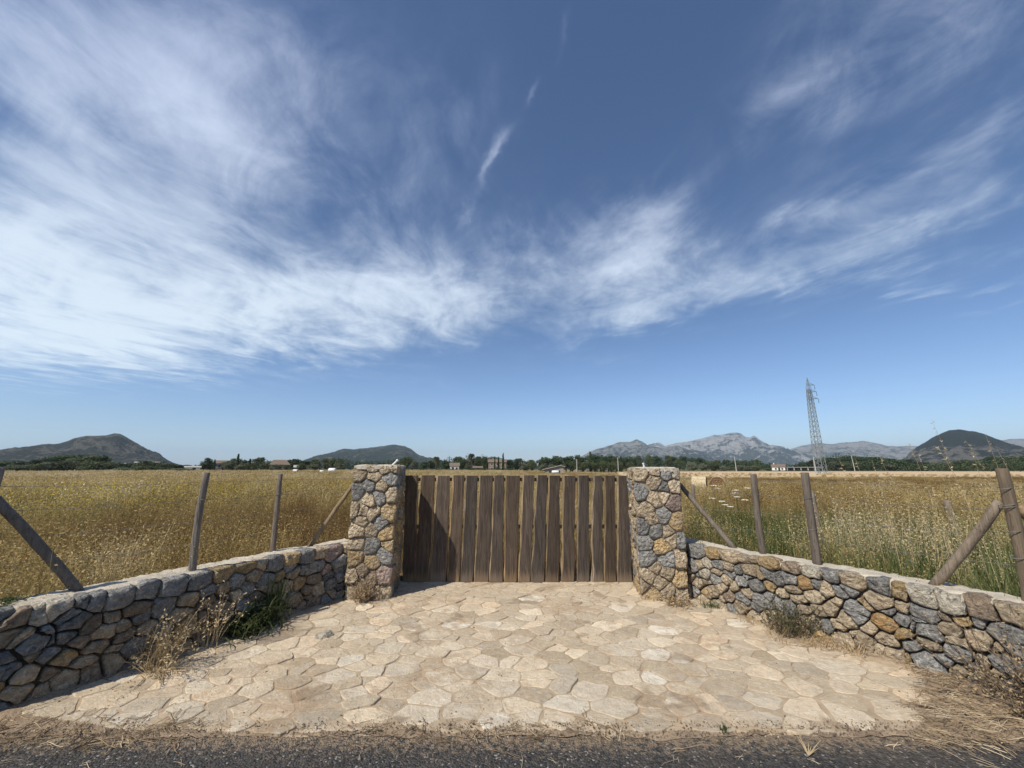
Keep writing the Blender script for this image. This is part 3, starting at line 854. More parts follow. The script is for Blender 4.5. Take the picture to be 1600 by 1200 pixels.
def build_driveway():
    root = tag(thing("driveway", None, None), kind="structure")
    # sandy bed the flags lie in
    v, f = [], []
    rows, colsn = 84, 110
    for i in range(rows):
        y = 2.80 + (6.30 - 2.80) * i / (rows - 1)
        l, r = drive_limits(y)
        for j in range(colsn):
            x = l + (r - l) * j / (colsn - 1)
            yy = y if i else front_limit(x) - 0.035 + 0.03 * fbm(x, 3.0, 9.0, 4)
            z = 0.013 + 0.004 * fbm(x, yy, 4.0) if i else -0.006
            v.append((x, yy, z))
    for i in range(rows - 1):
        for j in range(colsn - 1):
            a = i * colsn + j
            f.append((a, a + 1, a + colsn + 1, a + colsn))
    MB().add(v, f).build("mortar_bed", BED, root, True)
    rg = random.Random(21)
    S = []
    for _ in range(14000):
        x, y = rg.uniform(-4.0, 4.2), rg.uniform(2.5, 6.4)
        r = rg.choice((0.08, 0.11, 0.14, 0.17, 0.20, 0.235)) + 0.02 * rg.random()
        sx, sy = x / 1.18, y
        if all((sx - q[0]) ** 2 + (sy - q[1]) ** 2 > (0.5 * (r + q[2])) ** 2 for q in S):
            S.append((sx, sy, r))
    seeds = [(q[0] * 1.18, q[1]) for q in S]
    polys = cells(seeds, [(-4.6, 2.2), (4.8, 2.2), (4.8, 6.7), (-4.6, 6.7)], 0.7, 1.18, 0.0, 0.012)
    keep = []
    for s, poly in zip(seeds, polys):
        if len(poly) < 3:
            continue
        c = centroid(poly)
        l, r = drive_limits(c[1])
        if l < c[0] < r and front_limit(c[0]) + 0.03 < c[1] < 6.1:
            keep.append(poly)
    keep.sort(key=lambda p: -abs(area(p)) / (centroid(p)[1] ** 3))
    rest = MB()
    for count, poly in enumerate(keep):
        if area(poly) < 0:
            poly = poly[::-1]
        poly = inset(tidy(poly, 0.025), rg.uniform(0.003, 0.015))
        poly = cut_corners(poly, rg.uniform(0.05, 0.15))
        # break long edges so that they wander
        fine = []
        for a, b in zip(poly, poly[1:] + poly[:1]):
            fine.append(a)
            L = math.hypot(b[0] - a[0], b[1] - a[1])
            if L > 0.075:
                k = rg.uniform(-0.11, 0.07) * L
                fine.append(((a[0] + b[0]) / 2 - (b[1] - a[1]) / L * k, (a[1] + b[1]) / 2 + (b[0] - a[0]) / L * k))
        poly = [(max(drive_limits(y)[0] - 0.1, x) + rg.uniform(-0.004, 0.004), max(front_limit(x) - 0.012, y + rg.uniform(-0.004, 0.004))) for x, y in fine]
        c = centroid(poly)
        top = 0.0168 + rg.uniform(-0.002, 0.0045) + (0.006 if rg.random() < 0.10 else 0)
        tx, ty = rg.uniform(-0.018, 0.018), rg.uniform(-0.018, 0.018)
        n = len(poly)
        pts = []
        for sc, z in ((1.0, 0.004), (1.0, top - 0.004), (1.0, top), (0.55, top + 0.001)):
            e = 0.004 if z == top else 0.0
            for x, y in poly:
                dx, dy = x - c[0], y - c[1]
                L = math.hypot(dx, dy) or 1
                q = sc * (1 - e / L)
                px, py = dx * q, dy * q
                zz = z + (tx * px + ty * py if z > 0.01 else 0) + (rg.uniform(-0.0015, 0.0015) if sc < 1 else 0)
                pts.append((px, py, zz))
        fs = []
        for k in range(3):
            for i in range(n):
                j = (i + 1) % n
                fs.append((k * n + i, k * n + j, (k + 1) * n + j, (k + 1) * n + i))
        fs.append(tuple(range(3 * n, 4 * n)))
        if count < 300:
            MB().add(pts, fs).build("flagstone", FLAG, root, False, (c[0], c[1], 0.0))
        else:
            rest.add([(p[0] + c[0], p[1] + c[1], p[2]) for p in pts], fs)
    if rest.f:
        tag(rest.build("small_flagstones", FLAG, root), kind="stuff")


build_driveway()


# ------------------------------------------------------------------ hills, mountains and the air
def rock_material(name, scrub, rock, amount, far, hmax, top=0.0, low=0.0):
    """bare rock showing through scrub; top and low say how much more scrub grows near the summit and the foot"""
    m, k, p = material(name, 1.0)
    P = pos(k)
    n1 = k.noise(P, 26.0 / far, 8.0, 0.7, 0.6)
    n2 = k.noise(P, 120.0 / far, 7.0, 0.8)
    v = k.m("ADD", k.m("MULTIPLY", n1, 0.9), k.m("MULTIPLY", n2, 0.9))
    v = k.m("SUBTRACT", v, 0.4)
    z = k.n("ShaderNodeSeparateXYZ", {0: P}).outputs[2]
    zz = k.m("ADD", z, k.m("MULTIPLY", k.m("SUBTRACT", n1, 0.5), hmax * 0.5))
    v = k.m("SUBTRACT", v, k.step(zz, hmax * 0.35, hmax * 0.75, 0.0, top))
    v = k.m("SUBTRACT", v, k.step(zz, hmax * 0.55, hmax * 0.1, 0.0, low))
    col = k.mix(k.step(v, amount - 0.05, amount + 0.04), scrub, rock)
    k.set(p.inputs["Base Color"], col)
    bump(k, p, k.m("ADD", n1, k.m("MULTIPLY", n2, 0.6)), 1.0, 60.0)
    return m


HILL_LOOK = {                    # kind, scrub colour, rock colour, scrub share, more scrub at the top, at the foot
    "left": ("hill", (0.043, 0.047, 0.028), (0.17, 0.15, 0.11), 0.52, 0.0, 0.06),
    "mid": ("hill", (0.036, 0.046, 0.024), (0.15, 0.135, 0.095), 0.57, 0.0, 0.05),
    "low": ("hill", (0.05, 0.06, 0.04), (0.13, 0.125, 0.105), 0.53, 0.0, 0.0),
    "rocky": ("mountain", (0.045, 0.052, 0.035), (0.27, 0.26, 0.23), 0.50, -0.03, 0.07),
    "massif": ("mountain", (0.05, 0.056, 0.04), (0.36, 0.34, 0.31), 0.50, -0.05, 0.09),
    "far": ("mountain", (0.065, 0.072, 0.05), (0.28, 0.25, 0.21), 0.50, -0.03, 0.04),
    "dome": ("hill", (0.030, 0.038, 0.021), (0.235, 0.21, 0.17), 0.515, 0.2, -0.01),
}
TOP = 0.0
for key, (D, prof) in HILLS.items():
    nm, scrub, rock, amt, gt, gl = HILL_LOOK[key]
    n, rows, backrows = 260, 34, 6
    v, f = [], []
    hmax = max(math.tan(math.radians(e)) * D for _, e in prof)
    for i in range(n):
        a = prof[0][0] + (prof[-1][0] - prof[0][0]) * i / (n - 1)
        e = prof[-1][1]
        for (a0, e0), (a1, e1) in zip(prof[:-1], prof[1:]):
            if a0 <= a <= a1:
                t = (a - a0) / (a1 - a0)
                e = e0 + (e1 - e0) * t
                break
        H = max(0.0, math.tan(math.radians(max(e, 0.0))) * D)
        H += 0.045 * hmax * fbm(a * D * 0.0175, 0.0, 0.016 * 2000 / D, 5) * smooth01(H / hmax, 0.02, 0.3)
        for r in range(rows + backrows):
            if r < rows:
                t = r / (rows - 1)
                R = D * (0.66 + 0.34 * t)
            else:
                t = 1 - (r - rows + 1) / backrows
                R = D * (1 + 0.06 * (r - rows + 1))
            ar = math.radians(a)
            x, y = R * math.sin(ar), R * math.cos(ar)
            z = H * (0.25 * t + 0.75 * t ** 1.7)
            w = t * (1 - t) * 4
            rid = 1 - 2 * abs(noise.fractal(Vector((x, y, 0)) * (5.5 / D * 2.2), 1.0, 2.1, 6))
            z += w * hmax * 0.24 * rid * smooth01(H / hmax, 0.05, 0.5)
            z = max(z, -1.2) if 0 < t else -1.2
            v.append((x, y, z + (EYE if t == 1 else EYE * t)))
    tot = rows + backrows
    for i in range(n - 1):
        for r in range(tot - 1):
            a = i * tot + r
            f.append((a, a + tot, a + tot + 1, a + 1))
    TOP = max(TOP, max(p[2] for p in v))
    mat = rock_material(nm + "_side", scrub, rock, amt, D, hmax, gt, gl)
    tag(MB().add(v, f).build(nm, mat, None, True), kind="structure")


def build_haze():
    m = bpy.data.materials.new("thin_air_haze")
    m.use_nodes = True
    k = NT(m.node_tree)
    vol = k.n("ShaderNodeVolumePrincipled", {"Color": (0.62, 0.80, 1.0, 1.0), "Density": HAZE, "Anisotropy": 0.15})
    o = k.n("ShaderNodeOutputMaterial")
    k.t.links.new(vol.outputs[0], o.inputs["Volume"])
    top = TOP + 25.0
    bx = MB().box((0, 0, (top - 2.6) / 2), (24000, 24000, top + 2.6))
    tag(bx.build("haze", m), kind="stuff")


HAZE = 8.0e-5
build_haze()


# ------------------------------------------------------------------ gate pillars
def build_pillar(label, corner, yaw, w, dep, hgt, front, inner, inner_right, seed):
    rg = random.Random(seed)
    root = thing("gate_pillar", label, "stone pillar", (corner[0], corner[1], 0.0), math.radians(yaw), "stone pillars beside the gate")
    e = 0.045
    MB().box((w / 2, dep / 2, hgt / 2 - 0.02), (w - 2 * e + 0.02, dep - 2 * e + 0.02, hgt - 0.04)).build("mortar_core", PILLAR_MORTAR, root)
    # mortar cap
    v, f = [], []
    N = 14
    for i in range(N):
        for j in range(N):
            x, y = 0.012 + (w - 0.024) * i / (N - 1), 0.012 + (dep - 0.024) * j / (N - 1)
            ed = i in (0, N - 1) or j in (0, N - 1)
            if ed:
                x += rg.uniform(-0.008, 0.012) * (1 if i == 0 else -1 if i == N - 1 else 0)
                y += rg.uniform(-0.008, 0.012) * (1 if j == 0 else -1 if j == N - 1 else 0)
            v.append((x, y, hgt - (0.014 if ed else 0.0) + rg.uniform(-0.005, 0.005)))
    for i in range(N - 1):
        for j in range(N - 1):
            a = i * N + j
            f.append((a, a + N, a + N + 1, a + 1))
    ring = [i * N for i in range(N)] + [(N - 1) * N + j for j in range(1, N)] + [i * N + N - 1 for i in range(N - 2, -1, -1)] + [j for j in range(N - 2, 0, -1)]
    b0 = len(v)
    for q in ring:
        v.append((v[q][0], v[q][1], hgt - 0.055))
    for q in range(len(ring)):
        q2 = (q + 1) % len(ring)
        f.append((ring[q], b0 + q, b0 + q2, ring[q2]))
    MB().add(v, f).build("mortar_cap", COPING, root)
    zt = hgt - 0.006
    faces = [("front", front, 0.0, w, lambda a, b, d: (a, -d, b), False, "ttttog"),
             ("inner", inner, e, dep, (lambda a, b, d: (w + d, a, b)) if inner_right else (lambda a, b, d: (-d, a, b)), not inner_right, "ttog"),
             ("outer", [], e, dep, (lambda a, b, d: (-d, a, b)) if inner_right else (lambda a, b, d: (w + d, a, b)), inner_right, "ttgto"),
             ("back", [], 0.0 + e, w - e, lambda a, b, d: (a, dep + d, b), True, "ttgto")]
    for nm, seeds, a0, a1, mp, fl, cls in faces:
        S = [(x, z, c) for x, z, c in seeds]
        S = fill_seeds(S, a0 + 0.03, a1 - 0.03, 0.03, zt - 0.03, 0.125 if seeds else 0.15, rg, 1.0, 1500, cls)
        polys = cells(S, [(a0, -0.02), (a1, -0.02), (a1, zt), (a0, zt)], 0.6, 1.0, 0.0, 0.005)
        for s, poly in zip(S, polys):
            if len(poly) >= 3:
                stone(poly, (lambda mp: lambda a, b, d: mp(a, b, d - 0.022))(mp), 0.0045, -0.05, rg.uniform(0.010, 0.022), STONE[s[2]], root, rg, corner=0.12, jit=0.004, flip=fl, rough=0.008)
    return root


build_pillar("rough stone gate pillar to the left of the wooden gate, in shade on its gate side", (-1.998, 5.263), 4.7, 0.548, 0.69, 1.588, LEFT_PILLAR_FRONT, LEFT_PILLAR_INNER, True, 3)
build_pillar("rough stone gate pillar to the right of the wooden gate, sunlit on its gate side", (1.537, 5.263), -7.3, 0.55, 0.68, 1.558, RIGHT_PILLAR_FRONT, RIGHT_PILLAR_INNER, False, 4)


def pipe(label, a, b, r):
    root = thing("standing_pipe", label, "pipe", a)
    d = Vector(b) - Vector(a)
    MB().tube([(0, 0, 0), tuple(d * 0.85)], r, 10).build("shaft", PIPE, root)
    MB().tube([tuple(d * 0.80), tuple(d)], r * 1.35, 10).build("cap", PIPE, root)


pipe("short white tilted pipe stub on top of the left gate pillar", (-1.60, 5.55, 1.575), (-1.522, 5.56, 1.655), 0.0125)
pipe("short pale upright pipe stub on top of the right gate pillar", (1.756, 5.55, 1.545), (1.745, 5.55, 1.615), 0.011)


# ------------------------------------------------------------------ curved dry-stone walls
class Path:
    def __init__(self, pts):
        self.p = [Vector((x, y, 0)) for x, y in pts]
        self.s = [0.0]
        for a, b in zip(self.p[:-1], self.p[1:]):
            self.s.append(self.s[-1] + (b - a).length)
        self.L = self.s[-1]

    def at(self, s, d=0.0, z=0.0):
        s_ = max(0.0, min(self.L - 1e-6, s))
        i = 0
        while i < len(self.s) - 2 and self.s[i + 1] <= s_:
            i += 1
        t = (s_ - self.s[i]) / (self.s[i + 1] - self.s[i])
        P = self.p[i].lerp(self.p[i + 1], t)

        def tan(j):
            return (self.p[min(j + 1, len(self.p) - 1)] - self.p[max(j - 1, 0)]).normalized()
        T = tan(i).lerp(tan(i + 1), t).normalized()
        return Vector((P.x + T.y * d + T.x * (s - s_), P.y - T.x * d + T.y * (s - s_), z))


WALL_T = 0.43


def build_wall(label, path, seeds, vis0, vis1, tilt, seed):
    rg = random.Random(seed)
    pth = Path(path)
    root = thing("stone_wall", label, "stone wall", (0, 0, 0), 0, "low dry-stone walls beside the driveway")
    n = int(pth.L / 0.08)
    # earth core behind the face stones
    v, f = [], []
    for i in range(n + 1):
        s = pth.L * i / n
        for d, z in ((-0.055, -0.05), (-0.055, 0.585), (-WALL_T + 0.04, 0.585), (-WALL_T + 0.04, -0.05)):
            v.append(pth.at(s, d, z))
    for i in range(n):
        for q in range(4):
            a, b = i * 4 + q, i * 4 + (q + 1) % 4
            f.append((a, a + 4, b + 4, b))
    f += [(0, 1, 2, 3), (n * 4 + 3, n * 4 + 2, n * 4 + 1, n * 4)]
    MB().add(v, f).build("earth_core", JOINT, root)
    # rough lime top
    v, f = [], []
    C = 9
    n2 = int(pth.L / 0.035)
    for i in range(n2 + 1):
        s = pth.L * i / n2
        for j in range(C):
            t = j / (C - 1)
            d = -0.022 + 0.026 * fbm(s, 3.0, 5.0, 3) - (WALL_T - 0.03 + 0.03 * fbm(s, 8.0, 3.0, 3)) * t
            z = 0.628 + 0.016 * fbm(s, t * 0.4, 3.0, 5) - 0.022 * (abs(2 * t - 1) ** 6) + 0.006 * rg.uniform(-1, 1)
            v.append(pth.at(s, d, z))
        v.append(pth.at(s, -WALL_T + 0.02, 0.54))
        v.append(pth.at(s, -0.045, 0.54))
    W_ = C + 2
    for i in range(n2):
        for j in range(W_):
            a, b = i * W_ + j, i * W_ + (j + 1) % W_
            f.append((a, a + W_, b + W_, b))
    MB().add(v, f).build("lime_coping", COPING, root, True)
    # face stones
    S = [q for q in seeds]
    capz, bodyz = 0.555, 0.44
    xs = 0.0
    caps = sorted(q[0] for q in S if q[1] > 0.52)
    while xs < pth.L:                                    # cap stones where the list has none
        if all(abs(xs - c) > 0.19 for c in caps):
            S.append((xs, capz + rg.uniform(-0.01, 0.01), rg.choice("gtwto")))
            caps.append(xs)
        xs += 0.05
    S = fill_seeds(S, 0.0, pth.L, 0.03, bodyz, 0.088, rg, 1.45, 5000, "ttggbo")
    B = [(0.0, -0.03), (pth.L, -0.03), (pth.L, 0.632), (0.0, 0.632)]
    polys = cells([(q[0], q[1]) for q in S], B, 0.75, 1.3, tilt, 0.0062)
    for q, poly in zip(S, polys):
        if len(poly) < 3:
            continue
        cap = q[1] > 0.52
        bul = rg.uniform(0.010, 0.036)
        stone(poly, lambda a, b, d: tuple(pth.at(a, d - 0.012, b)), rg.uniform(0.003, 0.011), -0.11 if cap else -0.075, bul, STONE[q[2]], root, rg,
              "cap_stone" if cap else "stone", corner=0.13 if cap else 0.15, jit=0.006, rough=0.008)
    # plain field side
    S = fill_seeds([], 0.05, pth.L - 0.05, 0.05, 0.52, 0.17, rg, 1.5, 1500, "ttgb")
    for q, poly in zip(S, cells([(s[0], s[1]) for s in S], [(0, -0.03), (pth.L, -0.03), (pth.L, 0.56), (0, 0.56)], 0.9, 1.4)):
        if len(poly) >= 3:
            stone(poly, lambda a, b, d: tuple(pth.at(a, -WALL_T + 0.045 - d, b)), 0.009, -0.03, 0.02, STONE[q[2]], root, rg, corner=0.2, flip=True)
    return pth


LEFT_WALL = build_wall("low curved dry-stone wall left of the driveway, its face in shadow", LEFT_PATH, LEFT_STONES, 3.0, 6.6, 0.22, 11)
RIGHT_WALL = build_wall("low curved dry-stone wall right of the driveway, its face in full sun", RIGHT_PATH, RIGHT_STONES, 0.0, 3.4, -0.22, 12)


# ------------------------------------------------------------------ wooden gate
def build_gate():
    root = thing("wooden_gate", "wide wooden gate of wavy-edged weathered planks between the two stone pillars", "gate", (0.06, 6.03, 0.0))
    rg = random.Random(5)
    rows = 26
    for q, (tl, tr, bl, br) in enumerate(PLANKS):
        v, f, mi = [], [], []
        ph = [rg.uniform(0, 50) for _ in range(2)]
        amp = [rg.uniform(0.006, 0.013), rg.uniform(0.006, 0.013)]
        zt = 1.442 + rg.uniform(-0.006, 0.004)
        yo = rg.uniform(-0.006, 0.004)
        for i in range(rows):
            t = i / (rows - 1)
            z = 0.022 + (zt - 0.022) * t
            bow = math.sin(math.pi * t)
            l = bl + (tl - bl) * t + amp[0] * (noise.noise(Vector((ph[0], t * 4.2, 0))) * 1.5 + 0.35 * noise.noise(Vector((ph[0], t * 14, 9)))) * min(1, bow * 3 + 0.25)
            r = br + (tr - br) * t + amp[1] * (noise.noise(Vector((ph[1], t * 4.2, 0))) * 1.5 + 0.35 * noise.noise(Vector((ph[1], t * 14, 9)))) * min(1, bow * 3 + 0.25)
            l, r = l - 0.006, r + 0.008
            bl_ = 0.004 + 0.036 * abs(noise.noise(Vector((ph[0], t * 5, 4))))
            br_ = 0.006 + 0.012 * abs(noise.noise(Vector((ph[1], t * 6, 4))))
            w = 0.004 * noise.noise(Vector((ph[0], t * 3, 7)))
            y0 = yo + w
            for x, y in ((l - 0.004 - bl_ * 0.9, y0 + 0.034), (l - 0.003 - bl_ * 0.9, y0 + 0.024), (l + bl_ * 0.25, y0), ((l + r) / 2, y0 - 0.002), (r - br_ * 0.5, y0), (r + 0.006, y0 + 0.020), (r + 0.008, y0 + 0.034)):
                v.append((x - 0.06, y, z))
        for i in range(rows - 1):
            for j in range(7):
                a, b = i * 7 + j, i * 7 + (j + 1) % 7
                f.append((a, b, b + 7, a + 7))
                mi.append(1 if j in (0, 1, 4, 5) else 0)
        f += [tuple(reversed(range(7))), tuple((rows - 1) * 7 + j for j in range(7))]
        mi += [0, 0]
        m = MB()
        m.add(v, f)
        m.mi = mi
        c = Vector(((tl + tr + bl + br) / 4 - 0.06, 0, 0))
        m.v = [(p[0] - c.x, p[1], p[2]) for p in m.v]
        m.build("plank", [PLANK, PLANK_EDGE], root, False, c)
    for z, hgt in ((0.055, 0.06), (0.735, 0.05), (1.385, 0.05)):
        MB().box((0.0, 0.060, 0), (3.55, 0.034, hgt)).build("rail", RAIL, root, False, (0.0, 0.0, z))


build_gate()


# ------------------------------------------------------------------ post and wire fences on the walls
def pole(parent, name, a, b, r0, r1, mat, rg, label=None, n=14):
    """a slightly crooked round pole from a to b (world points)"""
    base = Vector(parent.location)
    a, b = Vector(a) - base, Vector(b) - base
    L = (b - a).length
    seg = 9
    off = Vector((rg.uniform(-1, 1), rg.uniform(-1, 1), 0)) * 0.006
    pts, rad = [], []
    for i in range(seg + 1):
        t = i / seg
        pts.append(a.lerp(b, t) + off * math.sin(math.pi * t) * 2 + Vector((rg.uniform(-1, 1), rg.uniform(-1, 1), 0)) * 0.0025)
        rad.append((r0 + (r1 - r0) * t) * (1 + rg.uniform(-0.04, 0.04)))
    c = pts[0].copy()
    pts = [p - c for p in pts]
    d = (pts[-1] - pts[-2]).normalized()
    pts.append(pts[-1] + d * 0.006)              # worn, chamfered end
    rad.append(rad[-1] * 0.86)
    m = MB().tube(pts, rad, n, jit=0.03, rng=rg)
    o = m.build(name, mat, parent, True, c)
    for p in o.data.polygons:
        if len(p.vertices) > 4:
            p.use_smooth = False
    if label:
        o["label"] = label
    return o


def wire_loop(parent, post, z, r):
    """a turn of wire round a post at height z"""
    c = post.location
    pts = [(c.x + math.cos(w) * r, c.y + math.sin(w) * r, z + 0.006 * math.sin(w * 1.5)) for w in [i * 2 * math.pi / 12 for i in range(13)]]
    MB().tube(pts, 0.0028, 5).build("wire_tie", WIRE, parent)


def strand(parent, pts, r=0.0016):
    out = []
    for a, b in zip(pts[:-1], pts[1:]):
        a, b = Vector(a), Vector(b)
        for i in range(8):
            t = i / 8
            p = a.lerp(b, t)
            p.z -= 0.012 * (b - a).length * 4 * t * (1 - t)
            out.append(p)
    out.append(Vector(pts[-1]))
    MB().tube(out, r, 4).build("wire_strand", WIRE, parent)


rg = random.Random(31)
fence_l = thing("wire_fence", "post and wire fence on the shaded left wall, thin grey posts with a heavy brace", "fence", (0, 0, 0), 0, "post and wire fences on the walls")
pa = pole(fence_l, "post", (-2.945, 4.05, 0.56), (-2.95, 4.05, 1.50), 0.031, 0.029, POST, rg)
pb = pole(fence_l, "post", (-2.69, 4.89, 0.56), (-2.70, 4.89, 1.475), 0.029, 0.027, POST, rg)
pc = pole(fence_l, "post", (-3.735, 3.02, 0.52), (-3.735, 3.02, 1.545), 0.050, 0.046, POST, rg, "thick dark corner post cut off by the left edge")
pole(fence_l, "brace", (-3.34, 3.44, 0.585), (-3.715, 3.05, 1.33), 0.035, 0.033, POST, rg, "heavy slanting brace running down to the wall top")
pole(fence_l, "brace", (-2.445, 5.21, 0.60), (-2.055, 5.50, 1.36), 0.027, 0.024, POST_WARM, rg, "thin pale brace leaning against the pillar")
for z in (0.86, 1.06, 1.25, 1.42):
    strand(fence_l, [(-7.5, 3.2, z), (-3.735, 3.02, z), (-2.945, 4.05, z), (-2.69, 4.89, z), (-2.02, 5.62, z)])
for p in (pa, pb):
    wire_loop(fence_l, p, 1.25, 0.036)
fence_r = thing("wire_fence", "post and wire fence on the sunlit right wall with a stout wire-tied post", "fence", (0, 0, 0), 0, "post and wire fences on the walls")
pd = pole(fence_r, "post", (2.78, 4.82, 0.56), (2.775, 4.82, 1.475), 0.036, 0.034, POST, rg)
pe = pole(fence_r, "post", (3.01, 4.31, 0.56), (3.01, 4.31, 1.497), 0.039, 0.036, POST, rg)
pg = pole(fence_r, "post", (3.64, 3.13, 0.50), (3.66, 3.13, 1.54), 0.039, 0.036, POST_WARM, rg, "stout pale round post with wire ties near the right edge")
pole(fence_r, "brace", (3.435, 3.62, 0.585), (3.64, 3.17, 1.30), 0.034, 0.031, POST_WARM, rg, "thick round brace slanting up to the stout post")
pole(fence_r, "brace", (4.20, 3.02, 0.585), (3.70, 3.12, 1.27), 0.036, 0.033, POST_WARM, rg, "thick round brace running out of the picture")
pole(fence_r, "brace", (2.615, 5.06, 0.60), (2.17, 5.46, 1.34), 0.030, 0.028, POST, rg, "thin brace leaning against the right pillar")
for z in (0.86, 1.06, 1.25, 1.42):
    strand(fence_r, [(2.17, 5.62, z), (2.78, 4.82, z), (3.01, 4.31, z), (3.66, 3.13, z), (7.5, 3.2, z)])
for z in (0.92, 1.10, 1.27, 1.285, 1.40):
    wire_loop(fence_r, pg, z, 0.0425)
for z in (0.95, 1.25):
    wire_loop(fence_r, pe, z, 0.042)
wire_loop(fence_r, pd, 1.25, 0.039)

for a, b, r, l in (((4.50, 6.3, -0.05), (4.46, 6.3, 1.20), 0.040, "dark old post standing in the grass just behind the second right fence post"),
                   ((7.74, 7.5, -0.05), (7.67, 7.5, 0.985), 0.062, "short dark leaning post alone in the green grass behind the slanting right brace"),
                   ((5.15, 12.0, -0.1), (5.14, 12.0, 1.08), 0.05, "thin dark post in the dry grass just right of the right pillar")):
    t = thing("field_post", l, "post", (a[0], a[1], a[2]))
    pole(t, "shaft", a, b, r, r * 0.9, POST, rg)

far = thing("field_fence", "row of tiny fence posts along the far edge of the left field", "fence", (0, 0, 0))
u = -83.0
k = 0
while u < -38:
    D = 88.0
    zg = ground_z(u, D)
    pole(far, "post", (u, D, zg), (u + rg.uniform(-0.1, 0.1), D, zg + 1.05 + rg.uniform(-0.1, 0.15)), 0.09, 0.08, POST, rg, n=6)
    u += rg.choice((1.0, 2.0, 2.6, 3.4))


# ------------------------------------------------------------------ buildings on the horizon
def gable(name, label, x0, x1, D, dep, eave, ridge, walls, roof, windows=(), door=None, hip=0.0, group=None, chimney=None, overhang=0.35):
    zg = ground_z((x0 + x1) / 2, D)
    cx = (x0 + x1) / 2
    w = x1 - x0
    face = math.atan2(cx, D)                        # front turned towards the road
    root = thing(name, label, "house" if "house" in name else name.replace("_", " ").split()[-1], (cx, D, zg - 0.1), -face, group)
    m = MB().box((0, dep / 2, eave / 2), (w, dep, eave))
    if hip < 0.2:
        for x in (-w / 2 + 0.001, w / 2 - 0.001):
            m.add([(x, 0, eave), (x, dep, eave), (x, dep / 2, ridge)], [(0, 1, 2)])
    m.build("wall", walls, root)
    o = overhang
    h_ = hip * w
    top = [(-w / 2 - o + h_, dep / 2, ridge), (w / 2 + o - h_, dep / 2, ridge)]
    v = [(-w / 2 - o, -o, eave - 0.1), (w / 2 + o, -o, eave - 0.1), (w / 2 + o, dep + o, eave - 0.1), (-w / 2 - o, dep + o, eave - 0.1)] + top
    v += [(a, b, c + 0.16) for a, b, c in v]
    fs = [(6, 7, 11, 10), (8, 9, 10, 11), (7, 8, 11), (9, 6, 10), (0, 4, 5, 1), (2, 5, 4, 3), (1, 5, 2), (3, 4, 0), (0, 1, 7, 6), (1, 2, 8, 7), (2, 3, 9, 8), (3, 0, 6, 9)]
    rf = MB().add(v, fs).build("roof", roof, root)
    if chimney is not None:
        MB().box((0, 0, 0.6), (0.6, 0.6, 1.6)).build("chimney", walls, rf, False, (chimney * w, dep * 0.6, ridge - 0.5))
    for wx, wz, ww, wh in windows:
        f_ = MB()
        for sx in (-1, 1):
            f_.box((sx * (ww / 2 + 0.05), -0.03, 0), (0.1, 0.12, wh + 0.2))
            f_.box((0, -0.03, sx * (wh / 2 + 0.05)), (ww, 0.12, 0.1))
        wo = f_.build("window", RENDER_WHITE, root, False, (wx * w, 0, wz))
        MB().box((0, -0.012, 0), (ww, 0.02, wh)).build("pane", DARK_OPENING, wo)
    if door:
        dx, dw, dh = door
        MB().box((0, -0.03, dh / 2), (dw, 0.08, dh)).build("door", DARK_OPENING, root, False, (dx * w, 0, 0.1))
    return root


gable("farm_shed", "low pale shed with white roof below the big left hill", -189.4, -182.6, 196, 5, 2.6, 3.9, RENDER_WHITE, ROOF_GREY, [(-0.2, 1.5, 0.9, 0.8)], (0.25, 1.2, 2.0))
gable("farm_house", "grey stone farmhouse beside the white roofed shed below the left hill", -182.0, -173.0, 203, 7, 3.4, 4.6, RENDER_STONE, ROOF_GREY, [(-0.25, 2.0, 1.0, 1.1), (0.2, 2.0, 1.0, 1.1)], (0.0, 1.1, 2.1))
gable("farm_shed", "small pale flat shed under the round dark tree on the left horizon", -149.5, -143.8, 192, 4, 2.0, 2.5, RENDER_WHITE, ROOF_GREY, [], (0.1, 1.2, 1.8))
gable("stone_house", "stone house with dark windows behind the grey olive tree", -145.5, -136.5, 206, 8, 3.9, 5.3, RENDER_STONE, ROOF, [(-0.3, 2.6, 1.1, 1.4), (0.05, 2.6, 1.1, 1.4), (0.32, 2.6, 1.1, 1.4)], (-0.12, 1.1, 2.2))
gable("tan_house", "tan house with clay hip roof above the second left fence post", -113.2, -105.0, 196, 8, 3.2, 5.4, RENDER_TAN, ROOF, [(-0.28, 1.9, 1.2, 1.2), (0.26, 1.9, 1.2, 1.2)], (0.0, 1.1, 2.1), hip=0.22)
gable("farm_shed", "small low shed between bushes right of the tan house", -98.7, -94.2, 190, 4, 2.0, 2.9, RENDER_TAN, ROOF_GREY, [], (0.0, 1.2, 1.7))
gable("cream_house", "small cream house left of the large rounded tree above the gate", -29.9, -25.6, 202, 5, 2.7, 4.1, RENDER_WHITE, ROOF, [(0.22, 1.6, 0.9, 0.9)], (-0.2, 1.0, 2.0))
gable("tall_house", "two storey tan house behind the cypresses above the gate", -12.0, -3.0, 212, 8, 4.7, 6.1, RENDER_TAN, ROOF, [(-0.3, 3.7, 0.9, 1.1), (0.0, 3.7, 0.9, 1.1), (0.3, 3.7, 0.9, 1.1), (-0.3, 1.5, 0.9, 1.2), (0.3, 1.5, 0.9, 1.2)], (0.0, 1.2, 2.1), chimney=-0.25)
gable("garden_house", "low pale outbuilding right of the large rounded tree above the gate", -18.4, -14.2, 199, 3, 1.9, 2.5, RENDER_TAN, ROOF, [], (0.0, 1.0, 1.7))
